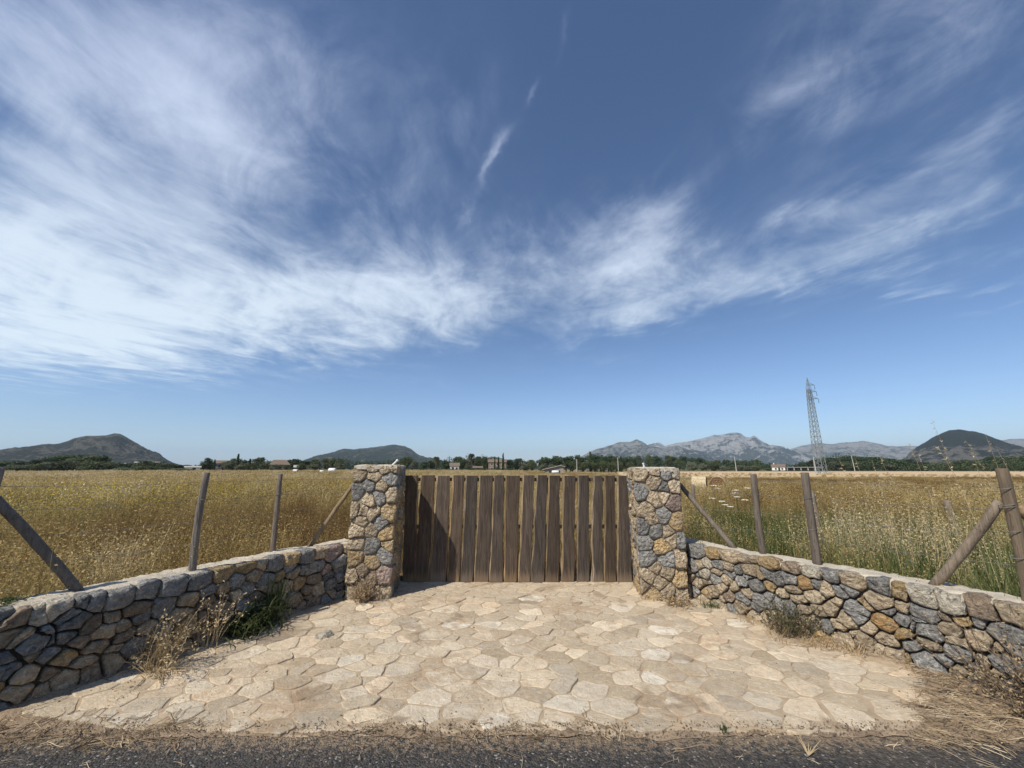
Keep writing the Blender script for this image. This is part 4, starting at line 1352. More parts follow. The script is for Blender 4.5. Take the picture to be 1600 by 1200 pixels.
gable("white_house", "small white house with clay roof and chimney at the straw strip", 165.3, 172.4, 265, 7, 2.7, 4.2, RENDER_WHITE, ROOF, [(-0.2, 1.5, 1.0, 1.1), (0.28, 1.5, 1.0, 1.1)], (0.05, 1.1, 2.1), chimney=-0.32)
# long open shelter beside the white house
t = thing("long_shelter", "long low open shelter with a flat grey roof right of the white house", "shelter", (181.0, 262.0, -0.55), -math.atan2(181, 262))
MB().box((0, 3.2, 2.45), (23.0, 7.0, 0.28)).build("roof", ROOF_GREY, t)
MB().box((0, 6.2, 1.15), (22.4, 0.25, 2.3)).build("rear_wall", RENDER_STONE, t)
for i in range(7):
    MB().box((-10.8 + 3.6 * i, 0.2, 1.15), (0.28, 0.28, 2.3)).build("column", RENDER_WHITE, t)
# stone barn with a sagging lean-to roof, seen over the gate
t = thing("stone_barn", "low ruined stone barn with a sloping roof in front of the tall trees", "barn", (12.1, 120.0, -0.45), -math.atan2(12.1, 120))
m = MB().box((0, 1.8, 0.8), (5.4, 3.6, 1.6))
m.add([(-2.7, 0, 1.6), (2.7, 0, 1.6), (2.7, 0, 2.55), (-2.7, 3.6, 1.6), (2.7, 3.6, 1.6), (2.7, 3.6, 2.55)], [(0, 1, 2), (5, 4, 3), (1, 4, 5, 2), (0, 2, 5, 3)])
m.build("wall", RENDER_STONE, t)
v = [(-3.4, -0.5, 1.42), (1.9, -0.5, 2.62), (3.1, -0.5, 2.20), (-3.4, 4.1, 1.42), (1.9, 4.1, 2.62), (3.1, 4.1, 2.20)]
v += [(a, b, c + 0.16) for a, b, c in v]
MB().add(v, [(6, 7, 10, 9), (7, 8, 11, 10), (0, 3, 4, 1), (1, 4, 5, 2), (0, 1, 7, 6), (1, 2, 8, 7), (3, 9, 10, 4), (4, 10, 11, 5), (0, 6, 9, 3), (2, 5, 11, 8)]).build("roof", ROOF_GREY, t)
MB().box((0, -0.02, 0.62), (1.5, 0.1, 1.25)).build("door", DARK_OPENING, t, False, (0.9, 0, 0))
MB().box((0, -0.02, 0.0), (0.6, 0.1, 0.5)).build("window", DARK_OPENING, t, False, (-1.2, 0, 0.95))


# ------------------------------------------------------------------ pylon and utility poles
def bar(m, a, b, r):
    m.tube([a, b], r, 4)


def build_pylon():
    base = (118.0, 160.0, -0.5)
    t = thing("lattice_pylon", "tall grey steel lattice power pylon with short cross arms", "pylon", base, math.radians(24))
    H, TOPZ = 33.5, 37.4
    def half(z):
        return 1.45 - (1.45 - 0.82) * min(1, z / 27.0) if z < 27 else 0.82 - 0.27 * (z - 27) / (H - 27)
    for sx in (-1, 1):
        for sy in (-1, 1):
            m = MB()
            zs = [0, 9, 18, 27, H]
            for a, b in zip(zs[:-1], zs[1:]):
                bar(m, (sx * half(a), sy * half(a), a), (sx * half(b), sy * half(b), b), 0.13)
            bar(m, (sx * half(H), sy * half(H), H), (0, 0, TOPZ), 0.09)
            m.build("leg", STEEL, t)
    m = MB()
    z = 0.0
    while z < H - 1.0:
        h2 = min(H, z + half(z) * 1.55 + 0.3)
        for q in range(4):
            c = [(-1, -1), (1, -1), (1, 1), (-1, 1)]
            (ax, ay), (bx, by) = c[q], c[(q + 1) % 4]
            bar(m, (ax * half(z), ay * half(z), z), (bx * half(h2), by * half(h2), h2), 0.062)
            bar(m, (bx * half(z), by * half(z), z), (ax * half(h2), ay * half(h2), h2), 0.062)
            bar(m, (ax * half(h2), ay * half(h2), h2), (bx * half(h2), by * half(h2), h2), 0.055)
        z = h2
    tag(m.build("lattice", STEEL, t), kind="stuff")
    for z, L, sides in ((34.3, 2.3, (-1, 1)), (31.6, 2.7, (1, -1)), (28.8, 3.0, (-1, 1))):
        for s in sides:
            m = MB()
            tip = (s * (half(z) + L) * 0.62, -(half(z) + L) * 0.45, z)
            for y in (-1, 1):
                bar(m, (s * half(z), y * half(z), z), tip, 0.075)
                bar(m, (s * half(z), y * half(z), z + 0.9), tip, 0.06)
            arm = m.build("cross_arm", STEEL, t)
            ins = MB()
            prof_ = [(0.02, 0.04)] + [q for k in range(6) for q in ((-0.15 - 0.3 * k, 0.05), (-0.17 - 0.3 * k, 0.16), (-0.30 - 0.3 * k, 0.07))]
            ins.tube([(tip[0], tip[1], z + q[0]) for q in prof_], [q[1] for q in prof_], 8)
            ins.build("insulator", GLASSY, arm)
    for sx in (-1, 1):
        for sy in (-1, 1):
            MB().box((0, 0, 0.25), (0.8, 0.8, 0.6)).build("footing", CONCRETE, t, False, (sx * 1.45, sy * 1.45, 0))


build_pylon()
for x, y, z, lean, l in ((107.2, 200.0, 6.98, -0.25, "pale concrete utility pole between the right pillar and the white house"),
                         (114.7, 158.0, 5.6, -0.3, "thin pale pole just left of the pylon"),
                         (188.4, 230.0, 8.4, -0.7, "pale utility pole to the right of the pylon"),
                         (29.5, 190.0, 5.6, 0.0, "thin pole in the tree clump above the gate, nearest the barn"),
                         (50.8, 200.0, 6.6, 0.0, "thin pole in front of the trees just left of the right pillar")):
    g = ground_z(x, y)
    t = thing("utility_pole", l, "pole", (x, y, g - 0.1))
    MB().tube([(0, 0, 0), (lean * 0.4, 0, (z - g) * 0.5), (lean, 0, z - g)], [0.19, 0.16, 0.12], 8).build("shaft", CONCRETE, t)
    m = MB().box((lean, 0, z - g - 0.35), (1.1, 0.12, 0.12))
    m.build("cross_bar", STEEL, t)

# ------------------------------------------------------------------ bales
def bale(label, loc, r, L, yaw):
    t = thing("hay_bale", label, "hay bale", loc, yaw, "round hay bales in the right field")
    rgb = random.Random(int(loc[0] * 100))
    v, f, n = [], [], 40
    for j in range(9):
        x = -L / 2 + L * j / 8
        for i in range(n):
            w = 2 * math.pi * i / n
            rr = r * (1 + rgb.uniform(-0.012, 0.012)) * (0.97 if j in (0, 8) else 1) * (1 - 0.05 * max(0, -math.sin(w)))
            v.append((x, math.cos(w) * rr, r + math.sin(w) * rr))
    for j in range(8):
        for i in range(n):
            f.append((j * n + i, j * n + (i + 1) % n, (j + 1) * n + (i + 1) % n, (j + 1) * n + i))
    MB().add(v, f).build("rolled_body", BALE, t, True)
    for s in (-1, 1):
        v, f = [(0, 0, 0)], []
        for k in range(1, 9):
            for i in range(n):
                w = 2 * math.pi * i / n
                v.append((s * (0.012 if k % 2 else -0.012), math.cos(w) * r * 0.96 * k / 8, math.sin(w) * r * 0.96 * k / 8))
        for i in range(n):
            f.append((0, 1 + i, 1 + (i + 1) % n))
            for k in range(7):
                a, b = 1 + k * n + i, 1 + k * n + (i + 1) % n
                f.append((a, a + n, b + n, b))
        MB().add(v, f).build("coiled_end", BALE_END, t, False, (s * L / 2, 0, r))


bale("cream round hay bale lying side-on in the dry grass right of the right pillar", (13.8, 31.0, ground_z(13.8, 31)), 0.58, 0.95, -math.atan2(17, 38) - 0.1)
bale("brown round hay bale showing its coiled end, right of the cream bale", (15.75, 32.2, ground_z(15.75, 32.2)), 0.58, 1.0, math.radians(60))
for x, y, w, h, l in ((-46.4, 108.0, 1.25, 1.15, "largest white object at the far edge of the left field"),  # first three are unidentified white objects, given a wrapped bale's shape
                      (-48.6, 107.0, 0.7, 0.75, "small white object just left of the largest white one"),
                      (-59.5, 115.0, 0.9, 0.9, "white object at the far field edge beside the second left fence post"),
                      (11.6, 112.0, 1.3, 0.85, "white wrapped bale lying in front of the ruined barn")):
    g = ground_z(x, y)
    t = thing("white_object", l, "bale", (x, y, g))
    v, f, n = [], [], 14
    for j, (xx, s) in enumerate(((-0.5, 0.75), (-0.42, 0.97), (0.0, 1.0), (0.42, 0.97), (0.5, 0.75))):
        for i in range(n):
            a = 2 * math.pi * i / n
            v.append((xx * w * 1.4, math.cos(a) * s * w / 2, h * 0.95 + math.sin(a) * s * h / 2))
    for j in range(4):
        for i in range(n):
            f.append((j * n + i, j * n + (i + 1) % n, (j + 1) * n + (i + 1) % n, (j + 1) * n + i))
    f += [tuple(reversed(range(n))), tuple(range(4 * n, 5 * n))]
    MB().add(v, f).build("film", WRAP, t, True)


# ------------------------------------------------------------------ trees
WOOD_TOPS = [(-50.86,0.62),(-49.25,0.75),(-48.71,0.99),(-46.75,1.27),(-45.47,1.24),(-43.88,1.02),(-43.33,0.43),(-41.94,0.73),(-39.57,0.76),(-38.58,0.46),(-37.47,0.33),(-36.49,0.54),(-35.84,0.87),(-34.95,0.81),(-33.36,1.18),(-31.6,1.13),(-30.44,1.22),(-29.49,0.93),(-27.93,0.94),(-27.24,1.03),(-25.84,1.12),(-24.78,1.36),(-22.57,1.47),(-20.27,1.33),(-17.1,1.27),(-14.5,1.62),(-12.14,1.13),(-9.61,1.4),(-7.46,1.66),(-5.72,1.75),(-3.52,1.67),(-0.88,1.42),(0.44,1.24),(3.08,1.24),(4.84,1.58),(7.03,1.75),(9.19,1.83),(11.76,1.98),(13.85,1.71),(17.13,1.85),(21.83,1.64),(23.32,1.54),(25.34,1.12),(28.27,0.94),(30.29,1.0),(31.85,0.5),(34.62,0.55),(36.17,1.21),(37.6,1.4),(39.76,1.42),(41.28,1.26),(42.7,0.98),(44.07,0.77),(46.26,0.74),(48.32,0.94),(49.48,1.03),(50.93,1.06),(52.94,1.01)]
TREE_ROWS = [
    ('broad dark pine in the dense clump right of the barn', 'tree clump right of the barn'),
    ('broad dark pine in the wood behind the pylon', 'pines behind the pylon'),
    ('dark rounded tree in the dense clump right of the barn', 'tree clump right of the barn'),
    ('dark rounded tree in the far row below the domed hill', 'trees below the domed hill'),
    ('dark rounded tree in the far row between the left post and the left pillar', 'trees behind the left pillar'),
    ('dark rounded tree in the far row between the right pillar and the white house', 'trees right of the right pillar'),
    ('dark rounded tree in the far row beyond the left field', 'trees beyond the left field'),
    ('dark rounded tree in the far row seen over the wooden gate', 'trees behind the gate'),
    ('dark rounded tree in the wood behind the pylon', 'pines behind the pylon'),
    ('green bush along the edge of the straw strip', 'olive bushes beyond the straw strip'),
    ('green bush at the far edge of the left field', 'bushes beyond the left field'),
    ('green bush at the far edge of the straw strip', 'bushes beyond the straw strip'),
    ('green bush at the far field edge near the left pillar', 'bushes behind the left pillar'),
    ('green bush in front of the dense clump right of the barn', 'bushes right of the barn'),
    ('green bush in the far row below the domed hill', 'trees below the domed hill'),
    ('green bush in the far row between the left post and the left pillar', 'trees behind the left pillar'),
    ('green bush in the far row between the right pillar and the white house', 'trees right of the right pillar'),
    ('green bush in the far row beyond the left field', 'trees beyond the left field'),
    ('green bush in the far row seen over the wooden gate', 'trees behind the gate'),
    ('grey green bush along the edge of the straw strip', 'olive bushes beyond the straw strip'),
    ('grey green bush at the far edge of the left field', 'bushes beyond the left field'),
    ('grey green bush at the far edge of the straw strip', 'bushes beyond the straw strip'),
    ('grey green bush at the far field edge near the left pillar', 'bushes behind the left pillar'),
    ('grey green bush in front of the dense clump right of the barn', 'bushes right of the barn'),
    ('grey green bush in the far row below the domed hill', 'trees below the domed hill'),
    ('grey green bush in the far row seen over the wooden gate', 'trees behind the gate'),
    ('lighter leafy tree in the dense clump right of the barn', 'tree clump right of the barn'),
    ('lighter leafy tree in the far row between the left post and the left pillar', 'trees behind the left pillar'),
    ('lighter leafy tree in the far row between the right pillar and the white house', 'trees right of the right pillar'),
    ('lighter leafy tree in the far row beyond the left field', 'trees beyond the left field'),
    ('lighter leafy tree in the far row seen over the wooden gate', 'trees behind the gate'),
]
TREES = [
    ('round2',-256.0,191.2,4.79,17.4,3.65,29),
    ('bush',-268.9,205.1,5.1,12.32,2.95,17),
    ('round',-235.7,182.6,4.54,10.84,5.81,6),
    ('round',-247.8,194.3,4.56,15.83,1.89,6),
    ('bush',-236.6,188.9,4.83,16.52,4.95,17),
    ('round',-223.6,181.2,4.59,15.39,0.85,6),
    ('bush',-230.6,189.8,5.0,15.78,5.23,17),
    ('round',-235.6,196.7,5.31,16.62,5.83,6),
    ('round',-218.9,187.3,5.07,14.03,3.4,6),
    ('bush',-224.2,193.9,5.49,15.48,1.79,17),
    ('round',-204.6,180.4,5.81,10.73,5.63,6),
    ('round',-219.1,194.9,6.99,9.21,0.28,6),
    ('round2',-226.1,205.2,7.05,13.31,1.94,29),
    ('round',-202.2,186.4,7.79,15.38,1.65,6),
    ('round2',-214.4,202.5,8.25,16.39,2.37,29),
    ('bush',-189.0,181.3,7.14,12.63,6.11,17),
    ('bush',-190.5,186.6,7.18,9.74,6.14,17),
    ('round2',-186.6,187.0,7.47,14.88,2.36,29),
    ('round2',-192.5,196.7,6.64,11.71,2.21,29),
    ('round',-170.0,179.2,4.63,13.7,2.32,6),
    ('round',-173.8,186.9,3.74,10.17,2.32,6),
    ('round',-179.0,196.8,4.75,14.87,0.83,6),
    ('round2',-168.5,190.2,5.08,8.94,4.38,29),
    ('round',-175.8,201.4,5.2,11.18,1.06,6),
    ('round2',-169.7,199.5,4.51,9.79,0.21,29),
    ('bush',-154.1,186.0,4.37,8.47,5.07,17),
    ('round',-154.1,192.4,3.86,10.2,5.34,6),
    ('bush',-158.9,203.1,3.58,10.59,0.98,17),
    ('bush',-155.7,203.9,2.63,10.7,5.82,17),
    ('olive',-233.7,175.7,2.37,11.34,5.41,20),
    ('bush',-228.4,176.0,3.13,7.92,4.36,10),
    ('bush',-217.9,172.3,2.3,7.43,1.08,10),
    ('olive',-219.1,176.2,2.71,7.77,0.71,20),
    ('bush',-194.7,159.7,2.64,8.67,3.36,10),
    ('bush',-185.6,155.3,2.54,10.92,3.95,10),
    ('olive',-194.8,167.1,3.36,10.38,0.32,20),
    ('bush',-177.3,156.3,3.7,6.5,3.03,10),
    ('olive',-181.3,162.4,4.36,8.18,2.21,20),
    ('bush',-179.8,165.0,4.91,11.92,0.8,10),
    ('bush',-177.1,165.7,4.77,6.65,4.08,10),
    ('olive',-176.9,169.6,5.62,6.78,4.77,20),
    ('bush',-170.0,167.5,5.04,7.64,4.37,10),
    ('bush',-163.6,163.7,4.68,11.04,5.64,10),
    ('bush',-166.7,172.0,4.22,11.43,5.34,10),
    ('olive',-147.8,157.5,1.99,8.47,3.69,20),
    ('bush',-154.8,168.1,1.78,8.77,4.14,10),
    ('bush',-140.5,157.8,2.77,5.71,3.03,10),
    ('bush',-149.7,172.8,2.92,6.23,3.21,10),
    ('bush',-146.7,175.2,2.46,8.89,1.13,10),
    ('olive',-139.4,172.5,1.88,8.96,2.47,20),
    ('olive',-129.2,163.8,1.7,10.08,1.48,20),
    ('round2',-157.8,214.4,3.7,10.36,4.23,27),
    ('round',-149.3,207.0,5.22,7.13,3.04,4),
    ('round',-149.2,214.3,5.21,7.15,0.92,4),
    ('bush',-136.3,201.2,5.36,10.78,4.43,15),
    ('round2',-133.2,201.5,6.33,10.4,1.68,27),
    ('round',-138.6,214.9,6.66,7.99,0.9,4),
    ('round2',-135.1,218.6,6.5,9.41,4.1,27),
    ('round2',-130.8,218.0,7.34,10.38,0.29,27),
    ('bush',-114.8,198.9,5.73,5.97,1.6,15),
    ('bush',-120.7,217.3,6.07,9.75,5.65,15),
    ('round2',-116.0,215.6,5.81,6.48,0.74,27),
    ('round2',-110.5,212.1,6.29,8.76,0.04,27),
    ('round',-108.8,214.0,5.94,9.11,3.08,4),
    ('round',-96.8,195.9,5.25,8.39,5.57,4),
    ('round2',-96.2,203.3,5.85,8.69,2.83,27),
    ('round2',-98.4,219.8,6.81,6.45,2.13,27),
    ('bush',-91.6,213.3,7.14,7.4,4.26,15),
    ('bush',-84.0,203.3,6.98,6.09,5.78,15),
    ('olive',-120.3,185.6,4.34,7.17,2.64,22),
    ('bush',-107.0,171.9,4.07,6.75,1.14,12),
    ('bush',-105.5,178.9,4.45,5.54,5.48,12),
    ('olive',-109.8,193.0,3.92,7.97,2.81,22),
    ('bush',-99.3,184.1,3.33,5.22,4.28,12),
    ('bush',-93.6,186.1,4.17,6.51,2.46,12),
    ('olive',-86.8,182.9,4.08,7.03,1.07,22),
    ('olive',-84.2,189.4,5.06,4.79,5.6,22),
    ('olive',-80.2,193.8,5.1,6.76,4.31,22),
    ('round2',-54.5,216.3,7.27,8.23,4.84,30),
    ('olive',-56.7,241.4,6.98,6.93,1.33,25),
    ('round',-51.5,247.1,5.63,8.63,5.6,7),
    ('round',-45.9,236.1,6.24,6.01,3.18,7),
    ('bush',-43.7,238.6,6.98,9.55,0.84,18),
    ('round',-35.2,227.3,6.62,8.54,5.07,7),
    ('round2',-28.4,219.7,7.77,7.27,0.27,30),
    ('olive',-26.4,218.4,8.19,7.17,5.35,25),
    ('olive',-23.4,229.1,8.92,8.62,1.13,25),
    ('bush',-17.6,227.8,8.24,7.35,2.52,18),
    ('bush',-12.2,231.0,8.16,6.25,1.23,18),
    ('round2',-9.4,220.7,7.47,7.82,3.82,30),
    ('olive',-5.5,229.3,6.68,7.38,4.42,25),
    ('round',-1.9,244.6,7.22,9.79,1.52,7),
    ('round',1.8,220.2,6.33,6.7,0.33,7),
    ('olive',7.4,247.2,6.22,9.39,3.07,25),
    ('bush',10.4,218.0,6.31,6.54,2.73,18),
    ('round',15.7,232.4,7.58,5.8,3.03,7),
    ('round2',17.5,226.6,7.89,8.62,2.21,26),
    ('pine',19.6,214.3,7.47,11.12,1.84,0),
    ('round2',25.0,236.0,8.83,10.06,2.53,26),
    ('pine',28.1,217.3,8.65,8.41,5.03,0),
    ('round2',30.2,216.8,8.31,7.95,4.53,26),
    ('round2',34.0,216.9,8.89,6.85,4.72,26),
    ('pine',36.7,219.0,8.69,7.2,5.3,0),
    ('round2',45.5,238.9,9.41,9.92,4.06,26),
    ('round',44.4,221.3,9.92,8.55,2.83,2),
    ('round',47.3,216.0,8.93,11.37,6.19,2),
    ('pine',52.5,227.4,9.64,9.78,5.7,0),
    ('round2',53.3,214.0,8.08,7.55,5.18,26),
    ('round',55.4,219.5,8.03,11.68,0.68,2),
    ('round',64.3,235.5,9.13,10.93,5.47,2),
    ('round',68.6,241.3,9.78,9.24,2.79,2),
    ('olive',13.9,190.2,4.57,5.9,2.17,23),
    ('olive',19.8,206.2,4.79,5.69,3.8,23),
    ('olive',23.8,200.3,4.54,5.11,1.58,23),
    ('bush',31.0,215.6,6.03,7.1,3.84,13),
    ('bush',36.7,214.6,6.04,7.16,3.04,13),
    ('bush',42.2,214.2,5.66,5.67,1.16,13),
    ('bush',41.3,189.1,5.93,5.79,4.68,13),
    ('bush',46.4,196.0,5.61,6.27,0.65,13),
    ('bush',54.2,210.7,6.11,6.13,1.79,13),
    ('bush',60.6,214.3,5.74,6.14,2.98,13),
    ('round2',101.3,331.6,12.02,10.2,5.57,28),
    ('bush',103.9,316.3,12.76,8.23,3.33,16),
    ('round',120.3,346.8,14.0,15.15,2.23,5),
    ('round2',115.6,310.8,11.55,9.19,2.72,28),
    ('round',124.5,322.3,11.76,11.13,4.22,5),
    ('round',139.5,339.2,12.35,11.69,4.24,5),
    ('round',151.9,349.1,12.26,14.16,2.59,5),
    ('round',140.6,311.0,10.42,9.36,4.04,5),
    ('bush',167.9,349.9,9.31,14.51,6.14,16),
    ('round2',168.8,341.8,8.58,10.55,6.23,28),
    ('round2',165.4,322.0,8.44,10.6,1.78,28),
    ('round',186.7,349.5,9.1,12.51,5.2,5),
    ('bush',176.1,315.6,8.77,12.55,0.79,16),
    ('round2',190.2,327.4,8.81,13.6,3.23,28),
    ('round',197.3,326.2,6.23,11.38,4.11,5),
    ('round',220.4,353.8,6.34,16.97,1.99,5),
    ('bush',114.5,287.8,8.27,10.13,3.11,11),
    ('olive',123.6,285.5,6.65,11.72,3.96,21),
    ('olive',132.5,291.0,6.31,10.54,2.9,21),
    ('bush',125.1,259.3,5.1,11.78,5.69,11),
    ('olive',129.7,255.9,3.99,8.2,4.77,21),
    ('olive',150.9,290.1,3.81,8.89,3.36,21),
    ('olive',140.6,258.8,4.15,9.04,0.91,21),
    ('olive',143.6,254.1,3.5,11.84,2.33,21),
    ('bush',167.9,285.8,4.98,9.29,2.97,11),
    ('bush',166.8,271.3,2.02,11.16,3.38,11),
    ('pine',205.7,294.4,5.55,20.75,4.71,1),
    ('pine',226.9,317.3,7.65,18.0,0.82,1),
    ('pine',206.4,282.6,8.99,14.28,5.46,1),
    ('pine',222.4,293.6,10.09,20.7,2.91,1),
    ('pine',233.0,303.3,10.9,17.72,2.35,1),
    ('pine',249.2,318.2,11.48,25.28,5.25,1),
    ('pine',233.9,291.3,11.41,20.06,6.25,1),
    ('round',245.9,302.1,11.53,19.38,3.34,8),
    ('round',238.6,284.2,10.79,23.78,2.62,8),
    ('pine',254.1,298.1,11.4,23.65,6.16,1),
    ('pine',274.8,318.4,11.31,20.69,4.47,1),
    ('round',281.2,320.1,11.11,21.05,4.3,8),
    ('pine',274.7,307.8,10.52,19.63,0.88,1),
    ('pine',282.4,312.8,10.3,16.24,1.97,1),
    ('pine',285.1,310.7,8.78,20.85,0.76,1),
    ('round',271.6,290.0,8.17,18.02,5.17,8),
    ('round',287.7,302.6,8.84,20.0,6.19,8),
    ('olive',322.2,339.2,9.33,17.46,4.14,24),
    ('olive',303.2,313.2,6.72,20.3,5.51,24),
    ('bush',327.5,329.7,7.23,17.8,5.62,14),
    ('olive',331.0,325.1,8.0,15.33,4.07,24),
    ('olive',350.5,336.7,8.01,19.06,0.54,24),
    ('olive',346.3,326.1,7.61,17.39,2.86,24),
    ('bush',343.6,316.3,8.56,21.97,3.34,14),
    ('olive',382.0,344.3,9.36,23.73,1.28,24),
    ('round',393.9,349.6,10.87,20.33,1.15,3),
    ('olive',365.5,320.0,9.27,17.78,1.17,24),
    ('olive',362.6,312.8,10.47,21.86,2.52,24),
    ('bush',417.2,354.8,12.18,16.12,4.6,14),
    ('round',409.2,342.5,12.15,17.84,1.35,3),
    ('olive',408.9,335.1,12.13,19.31,3.75,24),
    ('olive',412.9,332.8,12.41,24.5,3.64,24),
    ('round',420.6,333.3,11.15,19.55,3.05,3),
    ('round',416.6,325.9,10.8,22.87,4.6,3),
    ('bush',434.2,335.1,11.52,20.99,5.42,14),
    ('olive',414.9,314.5,10.83,16.95,4.78,24),
    ('bush',476.1,355.9,11.32,23.53,5.25,14),
    ('bush',213.8,284.8,6.95,13.77,2.65,9),
    ('olive',207.9,270.4,6.79,13.21,0.69,19),
    ('olive',216.2,273.4,6.29,13.39,5.7,19),
    ('bush',214.0,263.4,6.27,12.73,3.17,9),
    ('olive',227.7,275.3,6.87,15.49,2.5,19),
    ('olive',246.4,291.8,7.29,12.22,2.99,19),
    ('olive',246.3,285.4,5.69,12.9,5.95,19),
    ('olive',256.9,290.1,6.36,16.01,0.62,19),
    ('olive',237.3,260.1,5.04,12.42,5.2,19),
    ('bush',267.3,289.9,4.56,12.71,2.77,9),
    ('olive',261.4,276.4,3.64,12.98,3.68,19),
    ('bush',274.5,285.8,3.98,11.99,0.82,9),
    ('bush',253.2,257.3,2.83,12.94,3.5,9),
    ('olive',296.2,292.1,3.81,13.94,0.46,19),
    ('olive',286.5,278.7,3.88,16.12,1.01,19),
    ('olive',295.5,282.3,2.72,12.94,3.95,19),
    ('bush',284.1,265.7,3.65,15.35,4.4,9),
    ('olive',290.0,268.5,3.67,11.99,4.56,19),
    ('olive',316.8,286.4,5.46,15.41,2.8,19),
    ('olive',288.7,255.9,5.23,13.04,1.35,19),
    ('bush',322.0,281.1,5.58,13.66,1.53,9),
    ('olive',322.2,277.3,5.5,14.11,1.67,19),
    ('bush',330.0,278.0,5.61,14.41,4.0,9),
    ('bush',351.3,291.0,6.29,14.47,3.65,9),
    ('bush',332.2,269.6,6.64,14.02,6.28,9),
    ('olive',355.8,285.0,6.3,18.88,0.13,19),
    ('bush',367.2,290.2,7.12,20.29,0.3,9),
    ('olive',367.6,286.2,6.33,19.56,1.94,19),
    ('olive',343.5,263.0,5.7,19.38,0.52,19),
    ('bush',348.4,261.9,5.5,14.09,6.04,9),
    ('olive',380.5,281.4,6.19,14.79,5.82,19),
    ('round',-145.9,200.0,6.98,6.12,4.46,'dark round tree standing above the pale shed on the left horizon'),
    ('cypress',-142.6,200.0,5.61,1.78,3.52,'short dark cypress beside the round tree on the left horizon'),
    ('olive',-129.3,192.0,5.75,8.07,2.45,'grey olive tree in front of the stone house on the left horizon'),
    ('cypress',-125.0,190.0,7.87,2.31,2.92,'tall dark cypress beside the stone house on the left horizon'),
    ('cypress',-120.7,192.0,5.75,2.31,3.78,'shorter dark cypress to the right of the stone house'),
    ('round',-125.9,196.0,5.24,4.74,0.18,'dark bushy tree between the two cypresses by the stone house'),
    ('pine',-60.8,235.0,8.44,5.64,1.92,'dark pine showing just above the gate end of the left pillar'),
    ('round',-25.8,215.0,8.4,6.92,4.64,'large rounded grey green tree beside the cream house'),
    ('round2',-13.9,215.0,7.78,5.64,1.62,'dense tree between the palms and the two storey house'),
    ('round2',-18.3,216.0,6.32,4.41,2.97,'low dense tree under the second palm'),
    ('palm',-41.8,230.0,9.01,4.42,1.61,'lone palm leaning above the trees right of the left pillar'),
    ('palm',-21.9,225.0,10.77,4.27,2.25,'tallest palm on the horizon above the gate'),
    ('palm',-18.3,228.0,9.17,4.32,4.09,'shorter palm just right of the tallest palm'),
    ('palm',3.1,250.0,8.43,4.0,4.67,'left palm of the pair right of the two storey house'),
    ('palm',4.9,255.0,8.76,3.71,6.01,'right palm of the pair right of the two storey house'),
    ('palm',8.8,250.0,6.56,3.64,2.99,'smallest palm on the horizon left of the barn'),
    ('palm',11.3,245.0,7.58,3.92,1.27,'palm just left of the barn'),
    ('cypress',-8.6,208.0,7.44,1.21,2.12,'slim cypress in front of the left end of the two storey house'),
    ('cypress',-6.7,207.0,7.11,1.5,0.37,'cypress in front of the middle of the two storey house'),
    ('cypress',-4.4,206.0,8.81,1.8,1.5,'tallest cypress at the right end of the two storey house'),
    ('round',22.5,215.0,8.23,10.05,3.67,'big rounded dark tree behind the barn'),
    ('cypress',41.8,222.0,10.35,2.95,3.84,'tall pointed tree left in the clump near the right pillar'),
    ('round',47.2,222.0,10.03,11.21,1.52,'broad tall tree in the clump near the right pillar'),
    ('cypress',54.5,216.0,8.02,1.94,1.14,'narrow dark cypress just left of the right pillar'),
    ('cypress',56.5,216.0,7.86,1.95,0.62,'narrow dark cypress nearest the right pillar'),
    ('bush',152.6,262.0,3.99,7.05,1.12,'round dark bush between the utility pole and the white house'),
    ('cypress',165.2,290.0,5.94,2.91,3.15,'pair member cypress,left one,between utility pole and white house'),
    ('cypress',167.4,290.0,5.73,2.92,1.6,'pair member cypress,right one,between utility pole and white house'),
    ('round',344.6,300.0,12.67,10.62,5.55,'tall dark tree left of the big fence post below the domed hill'),
    ('round2',353.8,290.0,10.77,17.28,3.55,'broad dark tree at the right edge of the picture'),
]



def leaf_cloud(m, centre, rad, count, size, rg, mi=0, shell=0.55):
    """leaf-sized faces spread through an ellipsoid, denser towards its shell"""
    for _ in range(count):
        d = Vector((rg.gauss(0, 1), rg.gauss(0, 1), rg.gauss(0, 1))).normalized()
        q = shell + (1 - shell) * rg.random() ** 0.6 if rg.random() < 0.75 else rg.random()
        p = Vector((centre[0] + d.x * rad[0] * q, centre[1] + d.y * rad[1] * q, centre[2] + d.z * rad[2] * q))
        nrm = (d + Vector((rg.uniform(-1, 1), rg.uniform(-1, 1), rg.uniform(-0.3, 1)))).normalized()
        a = nrm.orthogonal().normalized()
        b = nrm.cross(a)
        w = rg.uniform(0, 6.28)
        a, b = a * math.cos(w) + b * math.sin(w), b * math.cos(w) - a * math.sin(w)
        s = size * rg.uniform(0.6, 1.3)
        m.add([p - a * s - b * s * 0.6, p + a * s - b * s * 0.6, p + a * s * 0.7 + b * s * 0.7, p - a * s * 0.7 + b * s * 0.7], [(0, 1, 2, 3)], mi)


